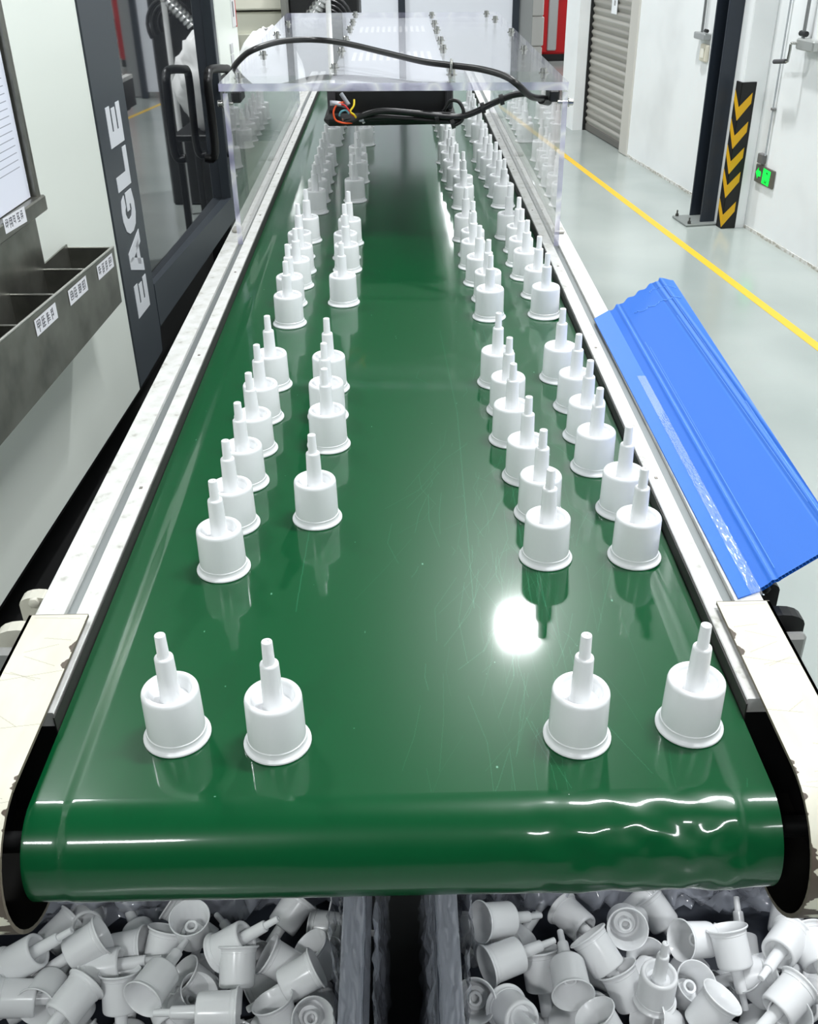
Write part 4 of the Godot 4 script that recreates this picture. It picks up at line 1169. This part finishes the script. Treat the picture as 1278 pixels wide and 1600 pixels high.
func heap_caps() -> void:
	# flange centre, then the direction in which the stem points
	var caps := [
		["tipped-over cup with its wide mouth up, at the top centre of the left heap", -0.311, 0.190, -0.915, -0.03, -0.99, -0.10],
		["cup lying with stem to lower left, below the left pulley guard", -0.426, 0.190, -0.890, -0.86, -0.34, 0.38],
		["cup whose stem points up right, beneath the left end of the belt", -0.554, 0.170, -0.855, 0.86, 0.48, -0.17],
		["cup hanging stem down at the far left of the left heap", -0.539, 0.155, -0.885, 0.31, -0.65, 0.69],
		["clear-looking cup with recessed end and stem facing the camera, left heap", -0.437, 0.170, -0.829, -0.48, -0.06, 0.88],
		["open-mouthed cup showing its inner tube, lower middle of the left heap", -0.351, 0.190, -0.790, 0.34, -0.18, -0.92],
		["upright body with stem down, left of the open-mouthed cup in the left heap", -0.397, 0.170, -0.847, 0.04, -0.80, 0.60],
		["cup leaning under the tipped-over cup, stem hanging down", -0.348, 0.155, -0.923, -0.24, -0.71, 0.67],
		["cup with stem pointing up right past the dark crate wall, left heap", -0.270, 0.160, -0.877, 0.83, 0.55, -0.09],
		["body standing on its recessed end, right half of the left heap", -0.237, 0.180, -0.875, 0.00, -0.62, 0.79],
		["cup lying flat with stem to the left, bottom of the left heap", -0.222, 0.190, -0.772, -1.00, 0.04, 0.03],
		["half-buried body beside the cup with mouth up, left heap", -0.318, 0.140, -0.860, 0.62, -0.78, 0.07],
		["cup lying on its side behind the long-stemmed cup, left heap", -0.378, 0.140, -0.906, -0.98, -0.21, 0.01],
		["cup with short stem pointing right, middle of the left heap", -0.455, 0.150, -0.862, 0.99, 0.07, -0.10],
		["cup lying with stem to lower left at the right side of the left heap", -0.125, 0.170, -0.846, -0.88, -0.35, 0.33],
		["cup with bright stem crossing behind, upper right of the left heap", -0.202, 0.150, -0.882, 0.82, -0.54, 0.20],
		["open cup tilted mouth up in the bottom right corner of the left heap", -0.127, 0.160, -0.776, -0.22, -0.78, -0.58],
		["cup with flared rim at the bottom, right of centre in the left heap", -0.183, 0.170, -0.799, 0.30, -0.87, 0.40],
		["cup wedged against the clear bag, right edge of the left heap", -0.143, 0.140, -0.900, 0.54, -0.84, 0.12],
		["cup lying on its side at the left picture edge, left heap", -0.555, 0.170, -0.810, 0.97, -0.22, -0.12],
		["round end of a cup at the lower left, left heap", -0.497, 0.170, -0.795, 0.12, -0.32, -0.94],
		["cup lying tail up behind the clear-looking cup, left heap", -0.482, 0.140, -0.841, 0.44, -0.86, 0.25],
		["cup behind the flat one in the bottom middle, left heap", -0.287, 0.145, -0.829, -0.58, -0.81, -0.04],
		["topmost open cup lying with stem to the right, right heap", 0.101, 0.190, -0.897, 0.85, -0.38, -0.36],
		["open cup lying directly below the topmost one, right heap", 0.105, 0.180, -0.834, 0.91, -0.07, -0.40],
		["open-mouthed cup with inner tube at the left side of the right heap", 0.085, 0.190, -0.778, 0.10, -0.77, -0.63],
		["cup with recessed end and stem facing the camera, right heap beside the open-mouthed one", 0.127, 0.170, -0.783, 0.31, 0.59, 0.74],
		["cup hanging stem down behind the two open cups, right heap", 0.182, 0.155, -0.876, 0.10, -0.73, 0.68],
		["cup with flared rim at upper left and long stem to lower right, right heap", 0.248, 0.190, -0.873, 0.52, -0.53, 0.67],
		["round open cup with inner tube below the belt, top centre of the right heap", 0.306, 0.190, -0.880, 0.10, -0.64, -0.76],
		["cup standing upright with its stem pointing up, middle of the right heap", 0.327, 0.160, -0.794, 0.04, 1.00, -0.07],
		["thin-walled open cup lying mouth left, right of the upright cup", 0.381, 0.170, -0.875, 0.89, -0.37, -0.28],
		["large body with flared rim up, stem down, right of centre in right heap", 0.444, 0.190, -0.881, 0.16, -0.72, 0.67],
		["cup with recessed end and stem pointing left, under the right pulley guard", 0.541, 0.170, -0.883, -0.67, 0.16, 0.73],
		["cup with recessed end and stem down at the right picture edge", 0.559, 0.170, -0.889, 0.11, -0.15, 0.98],
		["large cup with stem to lower left, right edge of the right heap", 0.522, 0.180, -0.799, -0.79, -0.24, 0.57],
		["cup with slanted flared rim, bottom right of the right heap", 0.410, 0.190, -0.778, -0.53, -0.81, 0.25],
		["half-hidden open cup below the thin-walled one, right heap", 0.391, 0.160, -0.819, -0.22, -0.93, -0.31],
		["cup with flared rim lying left of the upright cup, right heap", 0.283, 0.170, -0.835, 0.41, -0.69, 0.60],
		["open cup in the bottom centre of the right heap, mouth to the left", 0.311, 0.160, -0.768, 0.73, -0.66, -0.15],
		["cup partly under the large right-hand cup, right heap", 0.468, 0.140, -0.844, 0.68, -0.72, 0.17],
		["wide open cup facing the camera, lower left of the right heap", 0.216, 0.185, -0.786, -0.01, -0.14, -0.99],
		["cup with rim up at the bottom edge, left of centre in the right heap", 0.238, 0.190, -0.759, 0.49, -0.79, 0.36],
		["cup lying behind the wide open cup, right heap", 0.216, 0.140, -0.857, 0.35, -0.86, 0.38],
		["cup lying behind the round open cup, right heap", 0.338, 0.130, -0.878, 0.32, -0.92, -0.22],
		["cup in the bottom right corner of the right heap", 0.495, 0.170, -0.759, 0.21, -0.68, -0.70],
		["cup lying at the right end under the recessed one, right heap", 0.513, 0.140, -0.848, -0.93, -0.36, -0.03],
	]
	for e in caps:
		var l: String = "white " + e[0]
		cap_at(aimed(Vector3(e[1], e[2], e[3]), Vector3(e[4], e[5], e[6]), 0.0), l, "white cups heaped in the left crate" if "left heap" in l or e[1] < 0.0 else "white cups heaped in the right crate")
	# those deeper in the heaps
	var r := RandomNumberGenerator.new()
	r.seed = 17
	for s: float in [-1.0, 1.0]:
		for k in 35:
			var gx := 0.115 + 0.075 * (k % 7) + r.randf_range(-0.02, 0.02)
			var gz := -0.98 + 0.075 * ((k / 7) % 5) + r.randf_range(-0.02, 0.02)
			var y := r.randf_range(0.055, 0.10)
			var d := Vector3(r.randf_range(-1, 1), r.randf_range(-0.5, 0.5), r.randf_range(-1, 1))
			var side := "left" if s < 0 else "right"
			if gz < -0.93:
				y -= 0.02
			cap_at(aimed(Vector3(s * gx, y, gz) - d.normalized() * 0.05, d, 0.0), "white plastic cup buried low in the %s heap under the others" % side, "cups buried low in the %s heap" % side)
